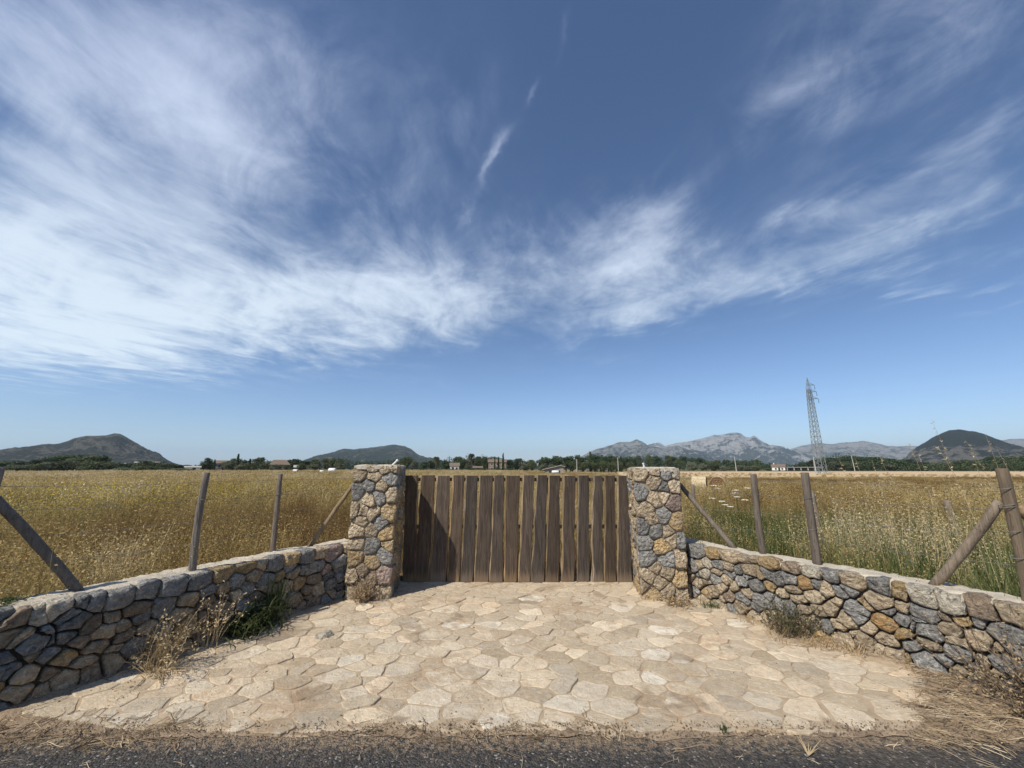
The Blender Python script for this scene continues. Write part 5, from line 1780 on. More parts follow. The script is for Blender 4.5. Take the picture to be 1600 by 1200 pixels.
def tree_proto(kind, rg):
    """trunk and crown meshes of unit height and unit crown width"""
    tr, cr = MB(), MB()
    if kind in ("round", "round2"):
        tr.tube([(0, 0, 0), (0.02, 0.01, 0.2), (0.0, 0.02, 0.45)], [0.05, 0.04, 0.025], 7)
        for k in range(5):
            a = k * 1.256 + rg.random()
            tr.tube([(0.0, 0.01, 0.25 + 0.03 * k), (math.cos(a) * 0.25, math.sin(a) * 0.25, 0.5 + 0.05 * k)], [0.025, 0.01], 5)
        for k in range(15):
            a, q = rg.uniform(0, 6.28), rg.uniform(0.05, 0.34)
            z = rg.uniform(0.30, 0.84)
            s = rg.uniform(0.13, 0.22) * (1.05 - 0.35 * abs(z - 0.5))
            q *= 1.0 - 0.6 * max(0, z - 0.55)
            leaf_cloud(cr, (math.cos(a) * q, math.sin(a) * q, z), (s, s, s * 0.75), 120, 0.026, rg)
        if kind == "round2":
            for k in range(5):
                a = rg.uniform(0, 6.28)
                leaf_cloud(cr, (math.cos(a) * 0.15, math.sin(a) * 0.15, 0.85), (0.10, 0.10, 0.14), 90, 0.024, rg)
        return tr, cr, LEAF_DARK if kind == "round" else LEAF_MID
    if kind in ("bush", "olive"):
        for k in range(4):
            a = k * 1.57 + rg.random()
            tr.tube([(0, 0, 0), (math.cos(a) * 0.2, math.sin(a) * 0.2, 0.5)], [0.04, 0.012], 5)
        for k in range(12):
            a, q = rg.uniform(0, 6.28), rg.uniform(0.0, 0.33)
            z = rg.uniform(0.15, 0.72)
            s = rg.uniform(0.16, 0.25)
            leaf_cloud(cr, (math.cos(a) * q, math.sin(a) * q, z), (s, s, min(s, 0.98 - z)), 110, 0.03, rg)
        return tr, cr, LEAF_MID if kind == "bush" else LEAF_OLIVE
    if kind == "cypress":
        tr.tube([(0, 0, 0), (0, 0, 0.5)], [0.12, 0.05], 6)
        for k in range(26):
            z = 0.06 + 0.9 * k / 25
            s = 0.42 * (1 - z) ** 0.55 * (0.45 + min(1, z * 5) * 0.55)
            leaf_cloud(cr, (rg.uniform(-0.06, 0.06), rg.uniform(-0.06, 0.06), z), (s + 0.03, s + 0.03, 0.05), 70, 0.055, rg, 0, 0.4)
        return tr, cr, LEAF_DARK
    if kind == "pine":
        tr.tube([(0, 0, 0), (0.03, 0, 0.3), (0.0, 0.02, 0.6)], [0.045, 0.036, 0.025], 7)
        for k in range(7):
            a = k * 0.9 + rg.random() * 0.4
            tr.tube([(0.01, 0.01, 0.45), (math.cos(a) * 0.32, math.sin(a) * 0.32, 0.66)], [0.02, 0.008], 5)
        for k in range(16):
            a, q = rg.uniform(0, 6.28), 0.36 * math.sqrt(rg.random())
            z = 0.86 - 0.9 * q * q - rg.random() * 0.28
            leaf_cloud(cr, (math.cos(a) * q, math.sin(a) * q, z), (0.15, 0.15, 0.09), 110, 0.024, rg)
        return tr, cr, LEAF_DARK
    # palm
    tr.tube([(0, 0, 0), (0.05, 0, 0.4), (0.0, 0, 0.8)], [0.075, 0.055, 0.05], 8)
    for k in range(34):
        a = k * 2.4
        el = 1.2 - 1.9 * (k / 33)
        prev = Vector((0, 0, 0.80))
        L = 0.5
        d = Vector((math.cos(a) * math.cos(el), math.sin(a) * math.cos(el), math.sin(el) * 0.42))
        side = Vector((-math.sin(a), math.cos(a), 0)) * 0.085
        pts = []
        for i in range(5):
            t = i / 4
            pts.append(prev + d * L * t - Vector((0, 0, 0.12 * t * t)))
        for i in range(4):
            w0, w1 = 1 - 0.8 * i / 4, 1 - 0.8 * (i + 1) / 4
            drop = Vector((0, 0, 0.035))
            cr.add([pts[i], pts[i + 1], pts[i + 1] + side * w1 - drop, pts[i] + side * w0 - drop], [(0, 1, 2, 3)])
            cr.add([pts[i], pts[i] - side * w0 - drop, pts[i + 1] - side * w1 - drop, pts[i + 1]], [(0, 1, 2, 3)])
    return tr, cr, LEAF_PALM


KIND_NAME = {"round": ("round_tree", "tree"), "round2": ("leafy_tree", "tree"), "bush": ("leafy_bush", "bush"), "olive": ("olive_bush", "bush"),
             "cypress": ("cypress_tree", "tree"), "pine": ("pine_tree", "tree"), "palm": ("palm_tree", "palm")}
TREE_MESH = {}
rg = random.Random(77)
for kd in KIND_NAME:
    TREE_MESH[kd] = []
    for q in range({"round": 4, "bush": 3}.get(kd, 2)):
        tr, cr, mat = tree_proto(kd, rg)
        TREE_MESH[kd].append((tr.mesh("trunk", BARK, True), cr.mesh("crown", mat)))
for kd, x, y, h, w, rz, lab in TREES:
    nm, cat = KIND_NAME[kd]
    label, grp = TREE_ROWS[lab] if isinstance(lab, int) else (lab, None)
    root = thing(nm, label, cat, (x, y, ground_z(x, y) - 0.05), rz, grp)
    root.scale = (w, w, h + 0.05)
    tm, cm = rg.choice(TREE_MESH[kd])
    for n_, me in (("trunk", tm), ("crown", cm)):
        o = bpy.data.objects.new(n_, me)
        COL.objects.link(o)
        o.parent = root
# the far woods behind the single trees read as one mass
m = MB()
az = -56.0
while az < 57.0:
    for (a0, e0), (a1, e1) in zip(WOOD_TOPS[:-1], WOOD_TOPS[1:]):
        if a0 <= az <= a1:
            e = e0 + (e1 - e0) * (az - a0) / (a1 - a0)
            break
    D = 310.0 if az < 12 else 350.0
    top = EYE + math.tan(math.radians(e)) * D * 0.86 * (1 + 0.5 * fbm(az, 1.0, 0.9, 4))
    zg = -0.5
    if top - zg > 1.0:
        a = math.radians(az)
        hh = (top - zg) / 2
        leaf_cloud(m, (math.sin(a) * D, math.cos(a) * D, zg + hh * 0.95), (1.6, 1.6, hh), int(26 + 14 * hh), 0.36, rg)
    az += 0.24
tag(m.build("woodland", LEAF_DARK), kind="stuff")
# clipped hedge in front of the houses
t = thing("clipped_hedge", "long low dark clipped hedge in front of the houses above the gate", "hedge", (-24.0, 186.0, ground_z(-24, 186)))
m = MB()
for k in range(60):
    leaf_cloud(m, (-24 + 48 * k / 59, rg.uniform(-0.3, 0.3), 0.85), (0.7, 0.8, 0.8 + rg.uniform(-0.1, 0.15)), 60, 0.16, rg)
m.build("foliage", LEAF_DARK, t)


# ------------------------------------------------------------------ plants: prototypes that the ground cover is scattered from
def in_driveway(x, y, margin=0.0):
    if y > 6.35:
        return False
    if y < 2.7:
        return True
    if y > 5.5:
        return -2.2 < x < 2.4
    l, r = path_x(LEFT_PATH, y), path_x(RIGHT_PATH, y)
    if l is None or r is None:
        return abs(x) < 3.6
    return l - WALL_T - margin < x < r + WALL_T + margin


def blade(m, p, yaw, L, w, lean, mi=0, seg=3, droop=0.6):
    d = Vector((math.cos(yaw), math.sin(yaw), 0))
    s = Vector((-math.sin(yaw), math.cos(yaw), 0)) * w * 0.5
    pts = []
    pos_ = Vector(p)
    ang = lean
    for i in range(seg + 1):
        pts.append(pos_.copy())
        pos_ = pos_ + (d * math.sin(ang) + Vector((0, 0, math.cos(ang)))) * (L / seg)
        ang += droop / seg
    v, f = [], []
    for i in range(seg):
        k = 1 - i / seg * 0.7
        v += [pts[i] - s * k, pts[i] + s * k]
    v.append(pts[-1])
    for i in range(seg - 1):
        f.append((2 * i, 2 * i + 1, 2 * i + 3, 2 * i + 2))
    f.append((2 * seg - 2, 2 * seg - 1, 2 * seg))
    m.add(v, f, mi)
    return pts


def spikelet(m, p, d, L, w, mi):
    d = d.normalized()
    s = d.orthogonal().normalized()
    u = d.cross(s)
    a = random.random() * 3.14
    s = (s * math.cos(a) + u * math.sin(a)) * w
    m.add([p, p + d * L * 0.4 + s, p + d * L, p + d * L * 0.4 - s], [(0, 1, 2, 3)], mi)


def oat_clump(rg, stems, h, spread, w, heads, hl, hw, leaves):
    m = MB()
    for _ in range(stems):
        a, q = rg.uniform(0, 6.28), spread * math.sqrt(rg.random())
        p = (math.cos(a) * q, math.sin(a) * q, -0.02)
        L = h * rg.uniform(0.6, 1.1)
        pts = blade(m, p, rg.uniform(0, 6.28), L, w, rg.uniform(0.0, 0.22), 0, 4, rg.uniform(0.1, 0.7))
        for k in range(heads):
            t = 0.62 + 0.38 * k / max(1, heads - 1)
            i = min(3, int(t * 4))
            q_ = pts[i].lerp(pts[i + 1], t * 4 - i)
            d = Vector((rg.uniform(-1, 1), rg.uniform(-1, 1), rg.uniform(-1.1, 0.25)))
            q_ = q_ + Vector((d.x, d.y, 0)) * hl * 0.8
            spikelet(m, q_, d, hl * rg.uniform(0.7, 1.3), hw, 1)
    for _ in range(leaves):
        a, q = rg.uniform(0, 6.28), spread * math.sqrt(rg.random())
        blade(m, (math.cos(a) * q, math.sin(a) * q, -0.02), rg.uniform(0, 6.28), h * rg.uniform(0.25, 0.6), w * 1.6, rg.uniform(0.1, 0.5), 0, 3, rg.uniform(0.4, 1.3))
    return m


def leafy_clump(rg, blades, h, spread, w):
    m = MB()
    for _ in range(blades):
        a, q = rg.uniform(0, 6.28), spread * math.sqrt(rg.random())
        blade(m, (math.cos(a) * q, math.sin(a) * q, -0.02), rg.uniform(0, 6.28), h * rg.uniform(0.45, 1.1), w, rg.uniform(0.0, 0.4), 0, 4, rg.uniform(0.2, 1.0))
    return m


def flower_clump(rg, stems, h, spread, r, petals):
    m = MB()
    for _ in range(stems):
        a, q = rg.uniform(0, 6.28), spread * math.sqrt(rg.random())
        pts = blade(m, (math.cos(a) * q, math.sin(a) * q, 0), rg.uniform(0, 6.28), h * rg.uniform(0.7, 1.1), 0.006, rg.uniform(0, 0.25), 0, 2, 0.3)
        c = pts[-1]
        nrm = Vector((rg.uniform(-0.6, 0.6), rg.uniform(-0.9, 0.3), 1)).normalized()
        u_ = nrm.orthogonal().normalized()
        w_ = nrm.cross(u_)
        v = [c + (u_ * math.cos(k * 6.283 / petals) + w_ * math.sin(k * 6.283 / petals)) * r * (1 if k % 2 else 0.7) for k in range(petals)]
        m.add([c] + v, [(0, 1 + k, 1 + (k + 1) % petals) for k in range(petals)], 1)
    return m


def scatter(name, points, protos, mats):
    """one object that instances the prototype clumps on its points"""
    c = bpy.data.collections.new(name + "_clumps")
    for i, pm in enumerate(protos):
        c.objects.link(bpy.data.objects.new("%s_clump_%02d" % (name, i), pm.mesh(name + "_clump", mats)))
    me = bpy.data.meshes.new(name)
    me.from_pydata([p[0] for p in points], [], [])
    for nm, ty, vals in (("scl", "FLOAT", [p[1] for p in points]), ("tint", "FLOAT", [p[2] for p in points]), ("pick", "INT", [p[3] for p in points])):
        me.attributes.new(nm, ty, "POINT").data.foreach_set("value", vals)
    rot = []
    for p in points:
        rot += list(p[4])
    me.attributes.new("turn", "FLOAT_VECTOR", "POINT").data.foreach_set("vector", rot)
    ob = bpy.data.objects.new(name, me)
    COL.objects.link(ob)
    tag(ob, kind="stuff")
    g = bpy.data.node_groups.new(name + "_scatter", "GeometryNodeTree")
    g.interface.new_socket("Geometry", in_out="INPUT", socket_type="NodeSocketGeometry")
    g.interface.new_socket("Geometry", in_out="OUTPUT", socket_type="NodeSocketGeometry")
    gi, go = g.nodes.new("NodeGroupInput"), g.nodes.new("NodeGroupOutput")
    ci = g.nodes.new("GeometryNodeCollectionInfo")
    ci.inputs["Collection"].default_value = c
    ci.inputs["Separate Children"].default_value = True
    ci.inputs["Reset Children"].default_value = True
    iop = g.nodes.new("GeometryNodeInstanceOnPoints")
    iop.inputs["Pick Instance"].default_value = True

    def attr(nm, ty):
        n = g.nodes.new("GeometryNodeInputNamedAttribute")
        n.data_type = ty
        n.inputs["Name"].default_value = nm
        return n.outputs["Attribute"]
    e2r = g.nodes.new("FunctionNodeEulerToRotation")
    L = g.links.new
    L(gi.outputs[0], iop.inputs["Points"])
    L(ci.outputs[0], iop.inputs["Instance"])
    L(attr("pick", "INT"), iop.inputs["Instance Index"])
    L(attr("turn", "FLOAT_VECTOR"), e2r.inputs[0])
    L(e2r.outputs[0], iop.inputs["Rotation"])
    L(attr("scl", "FLOAT"), iop.inputs["Scale"])
    L(iop.outputs[0], go.inputs[0])
    ob.modifiers.new("scatter", "NODES").node_group = g
    return ob


rg = random.Random(99)
random.seed(5)


def field_points(r0, r1, dens, az0=-64.0, az1=64.0):
    n = int(math.radians(az1 - az0) / 2 * (r1 * r1 - r0 * r0) * dens)
    for _ in range(n):
        a = math.radians(rg.uniform(az0, az1))
        r = math.sqrt(rg.uniform(r0 * r0, r1 * r1))
        x, y = r * math.sin(a), r * math.cos(a)
        if y < 2.9 or in_driveway(x, y, 0.03):
            continue
        yield x, y, r, math.degrees(a)


def straw_strip(x, y):
    """the mown strip of straw in the right field"""
    if x < 10:
        return 0.0
    d = y - 0.10 * (x - 60) + 3.0 * fbm(x, y, 0.03, 3)
    return smooth01(d, 80, 83) * smooth01(d, 236, 230) * smooth01(x, 20, 30)


dry, green, yel, whi = [], [], [], []
for r0, r1, dens, lod in ((3.2, 13.0, 27.0, 0), (13.0, 42.0, 8.5, 1), (42.0, 175.0, 1.35, 2)):
    for x, y, r, az in field_points(r0, r1, dens):
        n1 = fbm(x, y, 0.16, 4)
        n2 = fbm(x + 40, y - 9, 0.05, 3)
        n3 = fbm(x - 17, y + 31, 0.6, 3)
        right = smooth01(az, -5, 12)
        z = ground_z(x, y)
        if abs(x / y - 0.468) < 0.055 and 18.0 < y < 34.0:        # trodden ground round the bales
            continue
        if straw_strip(x, y) > 0.4 and rg.random() < 0.93:
            continue
        turn = (rg.uniform(-0.16, 0.16), rg.uniform(-0.16, 0.16), rg.uniform(0, 6.28))
        # how green: lush by the right wall, patchy in the left field
        gr = right * smooth01(r, 17, 6.5) * (0.86 + 1.2 * n1) + (1 - right) * (0.28 + 0.9 * n1 + 0.5 * n3) * smooth01(r, 45, 8)
        gr += right * 0.5 * smooth01(n2, 0.12, 0.35) * smooth01(r, 60, 20)
        gr *= smooth01(abs(x), 2.2, 4.5) if r < 16 else 1.0
        if rg.random() < max(0.0, min(0.86, gr)):
            tint = max(0, min(1, 0.42 + 0.5 * n3 + rg.uniform(-0.25, 0.3) + 0.15 * (1 - right)))
            green.append(((x, y, z), rg.uniform(0.7, 1.3) * (0.95 if right > 0.5 else 0.85), tint, rg.randrange(4) + (4 if lod else 0), turn))
            if rg.random() > 0.22:
                continue
        hs = rg.choice((0.75, 0.9, 1.0, 1.0, 1.2)) * rg.uniform(0.9, 1.1) * (1 - 0.14 * right * smooth01(r, 14, 30)) * (1.0 + 0.16 * n1)
        n4 = fbm(x + 7, y + 70, 0.33, 3)
        hs *= (1 - 0.42 * right * smooth01(r, 32, 62)) * (1 + 0.22 * n4)
        tint = 0.50 + 0.6 * n1 + 0.34 * n3 + 0.45 * n4 + rg.uniform(-0.22, 0.22) + 0.10 * smooth01(r, 25, 90) * (1 - right)
        tint -= right * (0.13 * smooth01(r, 18, 40) + 0.20 * smooth01(n2, 0.0, 0.3))
        dry.append(((x, y, z), hs, max(0, min(1, tint)), rg.randrange(4) + 4 * lod, turn))
        fl = (1 - right) * smooth01(r, 9.0, 13) * smooth01(r, 36, 20) * smooth01(n2 + 0.8 * n1 + 0.35 * n3, 0.0, 0.38)
        if rg.random() < fl * (0.75 if lod == 0 else 0.95):
            yel.append(((x, y, z), hs * 1.02, rg.random(), rg.randrange(3) + (3 if lod else 0), turn))
        if lod == 0 and right > 0.5 and r < 7.8 and rg.random() < 0.055 * smooth01(az, 33, 40):
            whi.append(((x, y, z), rg.uniform(0.8, 1.2), rg.random(), rg.randrange(3), turn))

scatter("dry_grass", dry,
        [oat_clump(rg, 13, 0.86, 0.13, 0.0052, 9, 0.022, 0.0062, 9) for _ in range(4)]
        + [oat_clump(rg, 16, 0.86, 0.26, 0.013, 6, 0.042, 0.013, 10) for _ in range(4)]
        + [oat_clump(rg, 26, 0.84, 0.62, 0.034, 4, 0.085, 0.03, 10) for _ in range(4)], [DRY, HEADS])
scatter("green_grass", green, [leafy_clump(rg, 42, 0.78, 0.15, 0.0075) for _ in range(4)] + [leafy_clump(rg, 36, 0.72, 0.28, 0.017) for _ in range(4)], [GREEN])
scatter("yellow_wildflowers", yel, [flower_clump(rg, 22, 0.82, 0.17, 0.0095, 8) for _ in range(3)] + [flower_clump(rg, 34, 0.83, 0.32, 0.0135, 6) for _ in range(3)], [GREEN, YELLOW])
scatter("white_wildflowers", whi, [flower_clump(rg, 4, 0.62, 0.12, 0.016, 10) for _ in range(3)], [GREEN, WHITE])

# mown strip of straw across the right field, and a green crop behind it
def sheet(name, mat, f0, f1, az0, az1, up, n=60, rows=8):
    v, f = [], []
    for i in range(n + 1):
        a = math.radians(az0 + (az1 - az0) * i / n)
        for j in range(rows + 1):
            y = f0 + (f1 - f0) * j / rows
            x = y * math.tan(a)
            y2 = y + 0.10 * (x - 60) * (1 if name == "straw_field" else 0.1)
            v.append((x, y2, ground_z(x, y2) + up))
    for i in range(n):
        for j in range(rows):
            a = i * (rows + 1) + j
            f.append((a, a + rows + 1, a + rows + 2, a + 1))
    return tag(MB().add(v, f).build(name, mat), kind="structure")


STRAWFIELD = simple("mown_straw", (0.60, 0.45, 0.265), (0.50, 0.36, 0.20), 0.25, bs=0.9, bd=0.1, speck=0.5)
CROP = simple("green_crop", (0.13, 0.135, 0.055), (0.18, 0.165, 0.07), 0.2, bs=0.8, bd=0.2)
sheet("straw_field", STRAWFIELD, 80.0, 238.0, 14.0, 58.0, 0.03)
sheet("crop_field", CROP, 246.0, 300.0, 10.0, 56.0, 0.45)


# ------------------------------------------------------------------ single plants near the camera
def plant(name, label, cat, loc, mats, fill, group=None, part="stems"):
    t = thing(name, label, cat, loc, 0, group)
    m = MB()
    fill(m)
    m.build(part, mats, t)
    return t


def dry_weed(n, h, spread, w, heads, seed, lean=(0.1, 0.7), bias=None):
    def fill(m):
        r = random.Random(seed)
        for _ in range(n):
            a, q = r.uniform(0, 6.28), spread * math.sqrt(r.random())
            yaw = r.uniform(0, 6.28) if bias is None or r.random() < 0.35 else bias + r.uniform(-0.9, 0.9)
            pts = blade(m, (math.cos(a) * q, math.sin(a) * q, 0), yaw, h * r.uniform(0.4, 1.1), w, r.uniform(*lean), 0, 5, r.uniform(0.2, 1.5))
            if r.random() < heads:
                for k in range(9):
                    t = 0.55 + 0.45 * k / 8
                    i = min(4, int(t * 5))
                    p = pts[i].lerp(pts[i + 1], t * 5 - i)
                    d = Vector((r.uniform(-1, 1), r.uniform(-1, 1), r.uniform(-1, 0.2)))
                    spikelet(m, p + Vector((d.x, d.y, 0)) * 0.015, d, 0.026, 0.006, 1)
    return fill


plant("dry_oat_weed", "tall dry straw coloured oat weed leaning out from the middle of the left wall", "weed", (-2.80, 3.62, 0.0), [LEAF_STRAW, LEAF_STRAW], dry_weed(125, 0.54, 0.12, 0.006, 0.5, 1, (0.05, 0.7), -0.5))
plant("dry_oat_weed", "broken bleached oat stalks lying at the foot of the tall dry weed", "weed", (-2.70, 3.50, 0.0), [LEAF_STRAW, LEAF_STRAW], dry_weed(46, 0.40, 0.10, 0.007, 0.3, 2, (0.5, 1.2), -0.7))
plant("dry_oat_weed", "dry oat weed hanging over the left wall above the green tuft", "weed", (-2.66, 3.98, 0.0), [LEAF_STRAW, LEAF_STRAW], dry_weed(26, 0.62, 0.09, 0.005, 0.9, 3, (0.0, 0.35), -0.4))
plant("green_tuft", "dark green leafy tuft in the shade at the foot of the left wall", "plant", (-2.52, 4.36, 0.0), [LEAF_WEED], lambda m: [blade(m, (random.gauss(0, 0.11), random.gauss(0, 0.13), abs(random.gauss(0, 0.07))), random.uniform(0, 6.28), random.uniform(0.10, 0.36), 0.017, random.uniform(0.1, 1.2), 0, 4, random.uniform(0.5, 2.2)) for _ in range(420)], part="leaves")
plant("climbing_weed", "grey green weed climbing the left wall towards the pillar", "plant", (-2.42, 4.60, 0.05), [LEAF_WEED], lambda m: [blade(m, (random.uniform(-0.08, 0.08), random.uniform(-0.10, 0.10), random.uniform(0, 0.25)), random.uniform(0, 6.28), random.uniform(0.12, 0.34), 0.009, random.uniform(0, 0.6), 0, 4, random.uniform(0.2, 1.0)) for _ in range(80)], part="leaves")


def twiggy(n, h, seed, leafmi=1, leaves=5, spread=0.05, up=0.5):
    def fill(m):
        r = random.Random(seed)
        for _ in range(n):
            a = r.uniform(0, 6.28)
            d = Vector((math.cos(a) * r.uniform(0.2, 1), math.sin(a) * r.uniform(0.2, 1), r.uniform(up * 0.4, up * 2))).normalized()
            p = Vector((r.uniform(-spread, spread), r.uniform(-spread, spread), 0))
            L = h * r.uniform(0.5, 1.1)
            pts = [p]
            for i in range(4):
                d = (d + Vector((r.uniform(-0.35, 0.35), r.uniform(-0.35, 0.35), r.uniform(-0.2, 0.2)))).normalized()
                pts.append(pts[-1] + d * L / 4)
            m.tube(pts, [0.004, 0.003, 0.0025, 0.002, 0.0012], 3, 0, False)
            for k in range(leaves):
                i = r.randrange(1, 4)
                q = pts[i].lerp(pts[i + 1], r.random())
                spikelet(m, q, Vector((r.uniform(-1, 1), r.uniform(-1, 1), r.uniform(-0.4, 1))), r.uniform(0.012, 0.03), 0.006, leafmi)
    return fill


plant("wiry_weed", "brown wiry weed clinging to the front of the left pillar's foot", "weed", (-1.72, 5.20, 0.0), [LEAF_TWIG, LEAF_DRYWEED], twiggy(80, 0.36, 5, 1, 8, 0.07, 1.0))
plant("wiry_weed", "low flat brown weed at the foot of the right pillar", "weed", (1.90, 5.09, 0.01), [LEAF_TWIG, LEAF_DRYWEED], twiggy(70, 0.17, 6, 1, 7, 0.10, 0.25))
plant("green_tuft", "small green tuft where the right wall meets the right pillar", "plant", (2.26, 5.02, 0.0), [LEAF_WEED], lambda m: [blade(m, (random.uniform(-0.12, 0.12), random.uniform(-0.06, 0.06), 0), random.uniform(0, 6.28), random.uniform(0.04, 0.13), 0.008, random.uniform(0, 0.8), 0, 3, random.uniform(0.3, 1.2)) for _ in range(110)], part="leaves")
plant("dry_weed_patch", "bushy brown and green weed growing against the middle of the right wall", "weed", (2.64, 4.26, 0.0), [LEAF_TWIG, LEAF_WEED], twiggy(110, 0.40, 7, 1, 10, 0.13, 0.8))
plant("dry_weed_patch", "low tawny grass tuft in front of the bushy weed by the right wall", "weed", (2.60, 4.14, 0.0), [LEAF_DRYWEED], dry_weed(170, 0.22, 0.24, 0.006, 0.0, 8, (0.2, 1.2)))
plant("dry_weed_patch", "tawny grass tuft right of the bushy weed at the foot of the right wall", "weed", (2.82, 3.92, 0.0), [LEAF_DRYWEED], dry_weed(110, 0.18, 0.16, 0.006, 0.0, 9, (0.2, 1.2)))
plant("dry_weed_patch", "thin line of dry grass along the foot of the right wall near the pillar", "weed", (2.44, 4.60, 0.0), [LEAF_DRYWEED], dry_weed(90, 0.13, 0.14, 0.006, 0.0, 10, (0.2, 1.2)))
plant("dry_shrub", "tangled dry twiggy shrub against the end of the right wall at the picture's edge", "shrub", (3.52, 2.98, 0.0), [LEAF_TWIG, LEAF_DRYWEED], twiggy(260, 0.62, 11, 1, 7, 0.22, 0.7))
plant("dry_shrub", "low spreading dry twigs in front of the tangled shrub at the right edge", "shrub", (3.36, 2.98, 0.0), [LEAF_TWIG, LEAF_STRAW], twiggy(130, 0.36, 12, 1, 6, 0.22, 0.3))
plant("green_sprout", "tiny green sprout in the dirt at the asphalt edge right of centre", "plant", (1.265, 2.80, 0.01), [LEAF_WEED], lambda m: [blade(m, (random.uniform(-0.02, 0.02), random.uniform(-0.02, 0.02), 0), random.uniform(0, 6.28), random.uniform(0.03, 0.075), 0.006, random.uniform(0, 0.9), 0, 3, 0.8) for _ in range(22)], part="leaves")
plant("creeping_weed", "small dark green creeper lying on top of the left wall at the picture's edge", "plant", (-3.52, 3.08, 0.635), [LEAF_WEED], twiggy(26, 0.10, 13, 0, 6, 0.10, 0.08), part="leaves")

# tall single oat stalks standing against the sky on the right, and flower umbels
spots = [(4.30, 4.62, 1.70), (4.55, 4.50, 1.78), (4.72, 4.32, 2.02), (4.95, 4.40, 1.75), (4.62, 4.15, 1.74), (4.82, 4.05, 1.85), (5.05, 4.12, 1.70), (4.40, 4.30, 1.66), (4.10, 4.60, 1.60), (5.15, 4.30, 1.82), (3.95, 4.80, 1.62), (4.25, 4.95, 1.72)]
for i, (x, y, h) in enumerate(spots):
    r = random.Random(200 + i)
    t = thing("oat_stalk", "thin bleached oat stalk rising above the horizon beside the stout right post", "grass stalk", (x, y, ground_z(x, y)), 0, "tall oat stalks against the sky")
    m = MB()
    pts = []
    p = Vector((0, 0, 0))
    ang = r.uniform(0.02, 0.12)
    yaw = math.pi + r.uniform(-0.7, 0.7)
    for k in range(11):
        pts.append(p.copy())
        p = p + (Vector((math.cos(yaw), math.sin(yaw), 0)) * math.sin(ang) + Vector((0, 0, math.cos(ang)))) * h * 1.03 / 10
        ang += 0.012 + 0.05 * (k / 10) ** 2
    m.tube(pts, [0.0032 - 0.0022 * k / 10 for k in range(11)], 4)
    m.build("stem", LEAF_STRAW, t)
    m = MB()
    for k in range(22):
        q = 7 + 3 * r.random()
        a = int(min(q, 9))
        c = pts[a].lerp(pts[a + 1], q - a)
        d = Vector((r.uniform(-1, 1), r.uniform(-1, 1), r.uniform(-0.6, 1.0)))
        spikelet(m, c, d, r.uniform(0.02, 0.035), 0.0045, 0)
    m.build("seed_head", LEAF_STRAW, t)
for i, (x, y, z) in enumerate(((2.82, 5.9, 1.29), (2.88, 5.92, 1.25), (3.10, 5.9, 1.225), (3.17, 5.95, 1.185), (3.31, 5.9, 1.255), (3.12, 5.85, 1.14), (2.87, 5.8, 1.085), (3.20, 5.85, 1.10), (2.78, 5.85, 1.12), (2.98, 5.9, 1.03), (3.05, 5.95, 1.00))):
    r = random.Random(300 + i)
    t = thing("umbel_flower", "flat white flower umbel on a thin stem above the grass right of the right pillar", "flower", (x, y, ground_z(x, y)), 0, "white umbels in the grass behind the right wall")
    m = MB()
    top = Vector((r.uniform(-0.03, 0.03), 0, z))
    m.tube([(0, 0, 0), (0.01, 0, z * 0.5), tuple(top)], [0.004, 0.003, 0.002], 5)
    m.build("stem", LEAF_WEED, t)
    m = MB()
    for k in range(34):
        a, q = r.uniform(0, 6.28), 0.042 * math.sqrt(r.random())
        c = top + Vector((math.cos(a) * q, math.sin(a) * q, 0.022 - q * q * 3 + r.uniform(-0.003, 0.003)))
        s = r.uniform(0.005, 0.009)
        m.add([c + Vector((s, 0, 0)), c + Vector((0, s, 0.002)), c + Vector((-s, 0, 0)), c + Vector((0, -s, -0.002))], [(0, 1, 2, 3)])
    m.build("umbel", PETAL, t)

# ------------------------------------------------------------------ straw, crumbs and chips lying about
def on_ground(x, y):
    return 0.021 if front_limit(x) + 0.02 < y and drive_limits(y)[0] < x < drive_limits(y)[1] else 0.012


straw, crumbs = [], []
for _ in range(2200):
    q = rg.random()
    if q < 0.74:                                         # matted straw at the right corner
        x, y = rg.uniform(2.3, 4.6), rg.uniform(2.68, 3.6)
        lim = drive_limits(y)[1]
        if x < lim - 0.05 + 0.25 * rg.random() - 0.15:
            continue
    elif q < 0.86:                                       # left corner
        x, y = rg.uniform(-4.2, -1.9), rg.uniform(2.68, 2.93)
    else:                                                # along the asphalt
        x, y = rg.uniform(-4.2, 4.2), edge_y(0) + rg.gauss(0.02, 0.055)
        if rg.random() < 0.9 and fbm(x, 2.0, 1.7, 3) < 0.12:
            continue
    straw.append(((x, y, (0.016 if y > edge_y(x) else 0.003) + rg.uniform(0, 0.006) + (0.02 * rg.random() if x > 2.6 else 0)), rg.uniform(0.5, 1.3), min(1, max(0, rg.gauss(0.42, 0.28))), rg.randrange(4), (rg.uniform(-0.12, 0.12) if x > 2 else 0.0, rg.uniform(-0.12, 0.12) if x > 2 else 0.0, rg.gauss(-0.5, 0.8) if x > 2 else rg.uniform(0, 6.28))))
for _ in range(60):
    x, y = rg.uniform(-3, 3), rg.uniform(1.9, 2.7)
    straw.append(((x, y, 0.004), rg.uniform(0.4, 1.0), rg.uniform(0.5, 1.0), rg.randrange(4), (0, 0, rg.uniform(0, 6.28))))


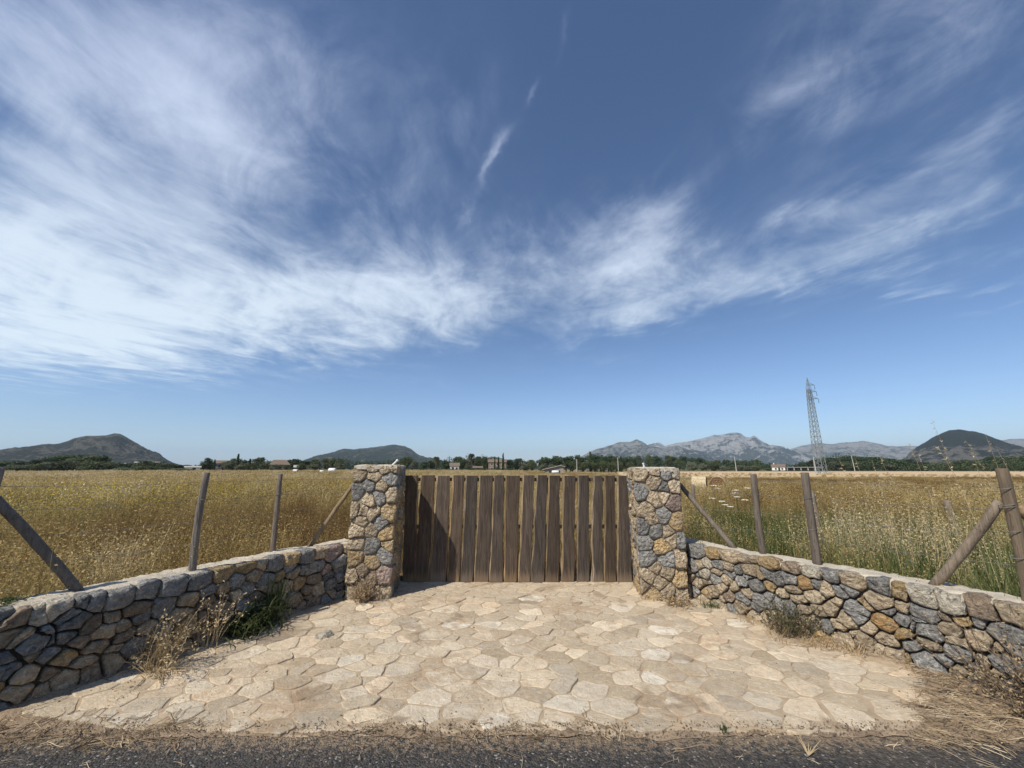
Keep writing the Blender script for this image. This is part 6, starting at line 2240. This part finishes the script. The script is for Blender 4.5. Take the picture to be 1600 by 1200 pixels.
def straw_bit(r):
    m = MB()
    for _ in range(3):
        o = Vector((r.uniform(-0.04, 0.04), r.uniform(-0.03, 0.03), r.uniform(0, 0.006)))
        yaw, L = r.gauss(0, 0.5), r.uniform(0.05, 0.15)
        pts = []
        p = o
        for i in range(5):
            pts.append(p)
            yaw += r.uniform(-0.35, 0.35)
            p = p + Vector((math.cos(yaw), math.sin(yaw), r.uniform(-0.1, 0.1))) * L / 4
        m.tube(pts, 0.0016, 3, 0, False)
    return m


scatter("straw_litter", straw, [straw_bit(rg) for _ in range(4)], [STRAW])


def crumb(r):
    v = [(math.cos(a) * r.uniform(0.7, 1.2), math.sin(a) * r.uniform(0.7, 1.2), z) for z in (0, 0.8) for a in (0.3, 1.8, 3.2, 4.8)]
    return MB().add(v, [(0, 1, 5, 4), (1, 2, 6, 5), (2, 3, 7, 6), (3, 0, 4, 7), (4, 5, 6, 7)])


for _ in range(9500):
    q = rg.random()
    if q < 0.72:
        x, y = rg.uniform(-3.6, 3.6), edge_y(0) + rg.gauss(0.015, 0.05)
    elif q < 0.86:
        y = rg.uniform(2.8, 5.9)
        l, r_ = drive_limits(y)
        x = rg.uniform(l, r_)
        if fbm(x, y, 0.8, 3) < 0.0:
            continue
    else:
        y = rg.uniform(3.0, 5.3)
        l, r_ = drive_limits(y)
        x = l + abs(rg.gauss(0, 0.1)) if rg.random() < 0.5 else r_ - abs(rg.gauss(0, 0.1))
    s = min(0.0095, rg.lognormvariate(-5.95, 0.45))
    crumbs.append(((x, y, on_ground(x, y) - 0.002 if y > edge_y(x) else 0.0), s, rg.random() * (0.55 if rg.random() < 0.75 else 1.0), rg.randrange(3), (0, 0, rg.uniform(0, 6.28))))
PEB = tinted("stone_crumbs", [(0.0, (0.09, 0.07, 0.05)), (0.5, (0.24, 0.185, 0.125)), (1.0, (0.50, 0.43, 0.33))], 0.0)
scatter("soil_crumbs", crumbs, [crumb(rg) for _ in range(3)], [PEB])

t = thing("limestone_chip", "loose white limestone chip lying on the paving left of the middle", "stone chip", (-1.74, 4.19, 0.02))
r = random.Random(4)
MB().add([(-0.075, -0.05, 0), (0.06, -0.06, 0), (0.085, 0.03, 0), (-0.04, 0.07, 0), (-0.06, -0.035, 0.03), (0.03, -0.05, 0.045), (0.05, 0.02, 0.05), (-0.03, 0.05, 0.03)],
         [(0, 1, 5, 4), (1, 2, 6, 5), (2, 3, 7, 6), (3, 0, 4, 7), (4, 5, 6, 7)]).build("chip", STONE["w"], t)
t = thing("withered_stem", "withered seed stem lying on the asphalt near the right corner", "dry stem", (1.62, 2.60, 0.006))
m = MB()
for k in range(9):
    blade(m, (0, 0, 0.004), 0.9 + r.uniform(-0.5, 0.5), r.uniform(0.08, 0.2), 0.006, 1.45, 0, 4, 0.1)
m.build("stems", LEAF_STRAW, t)
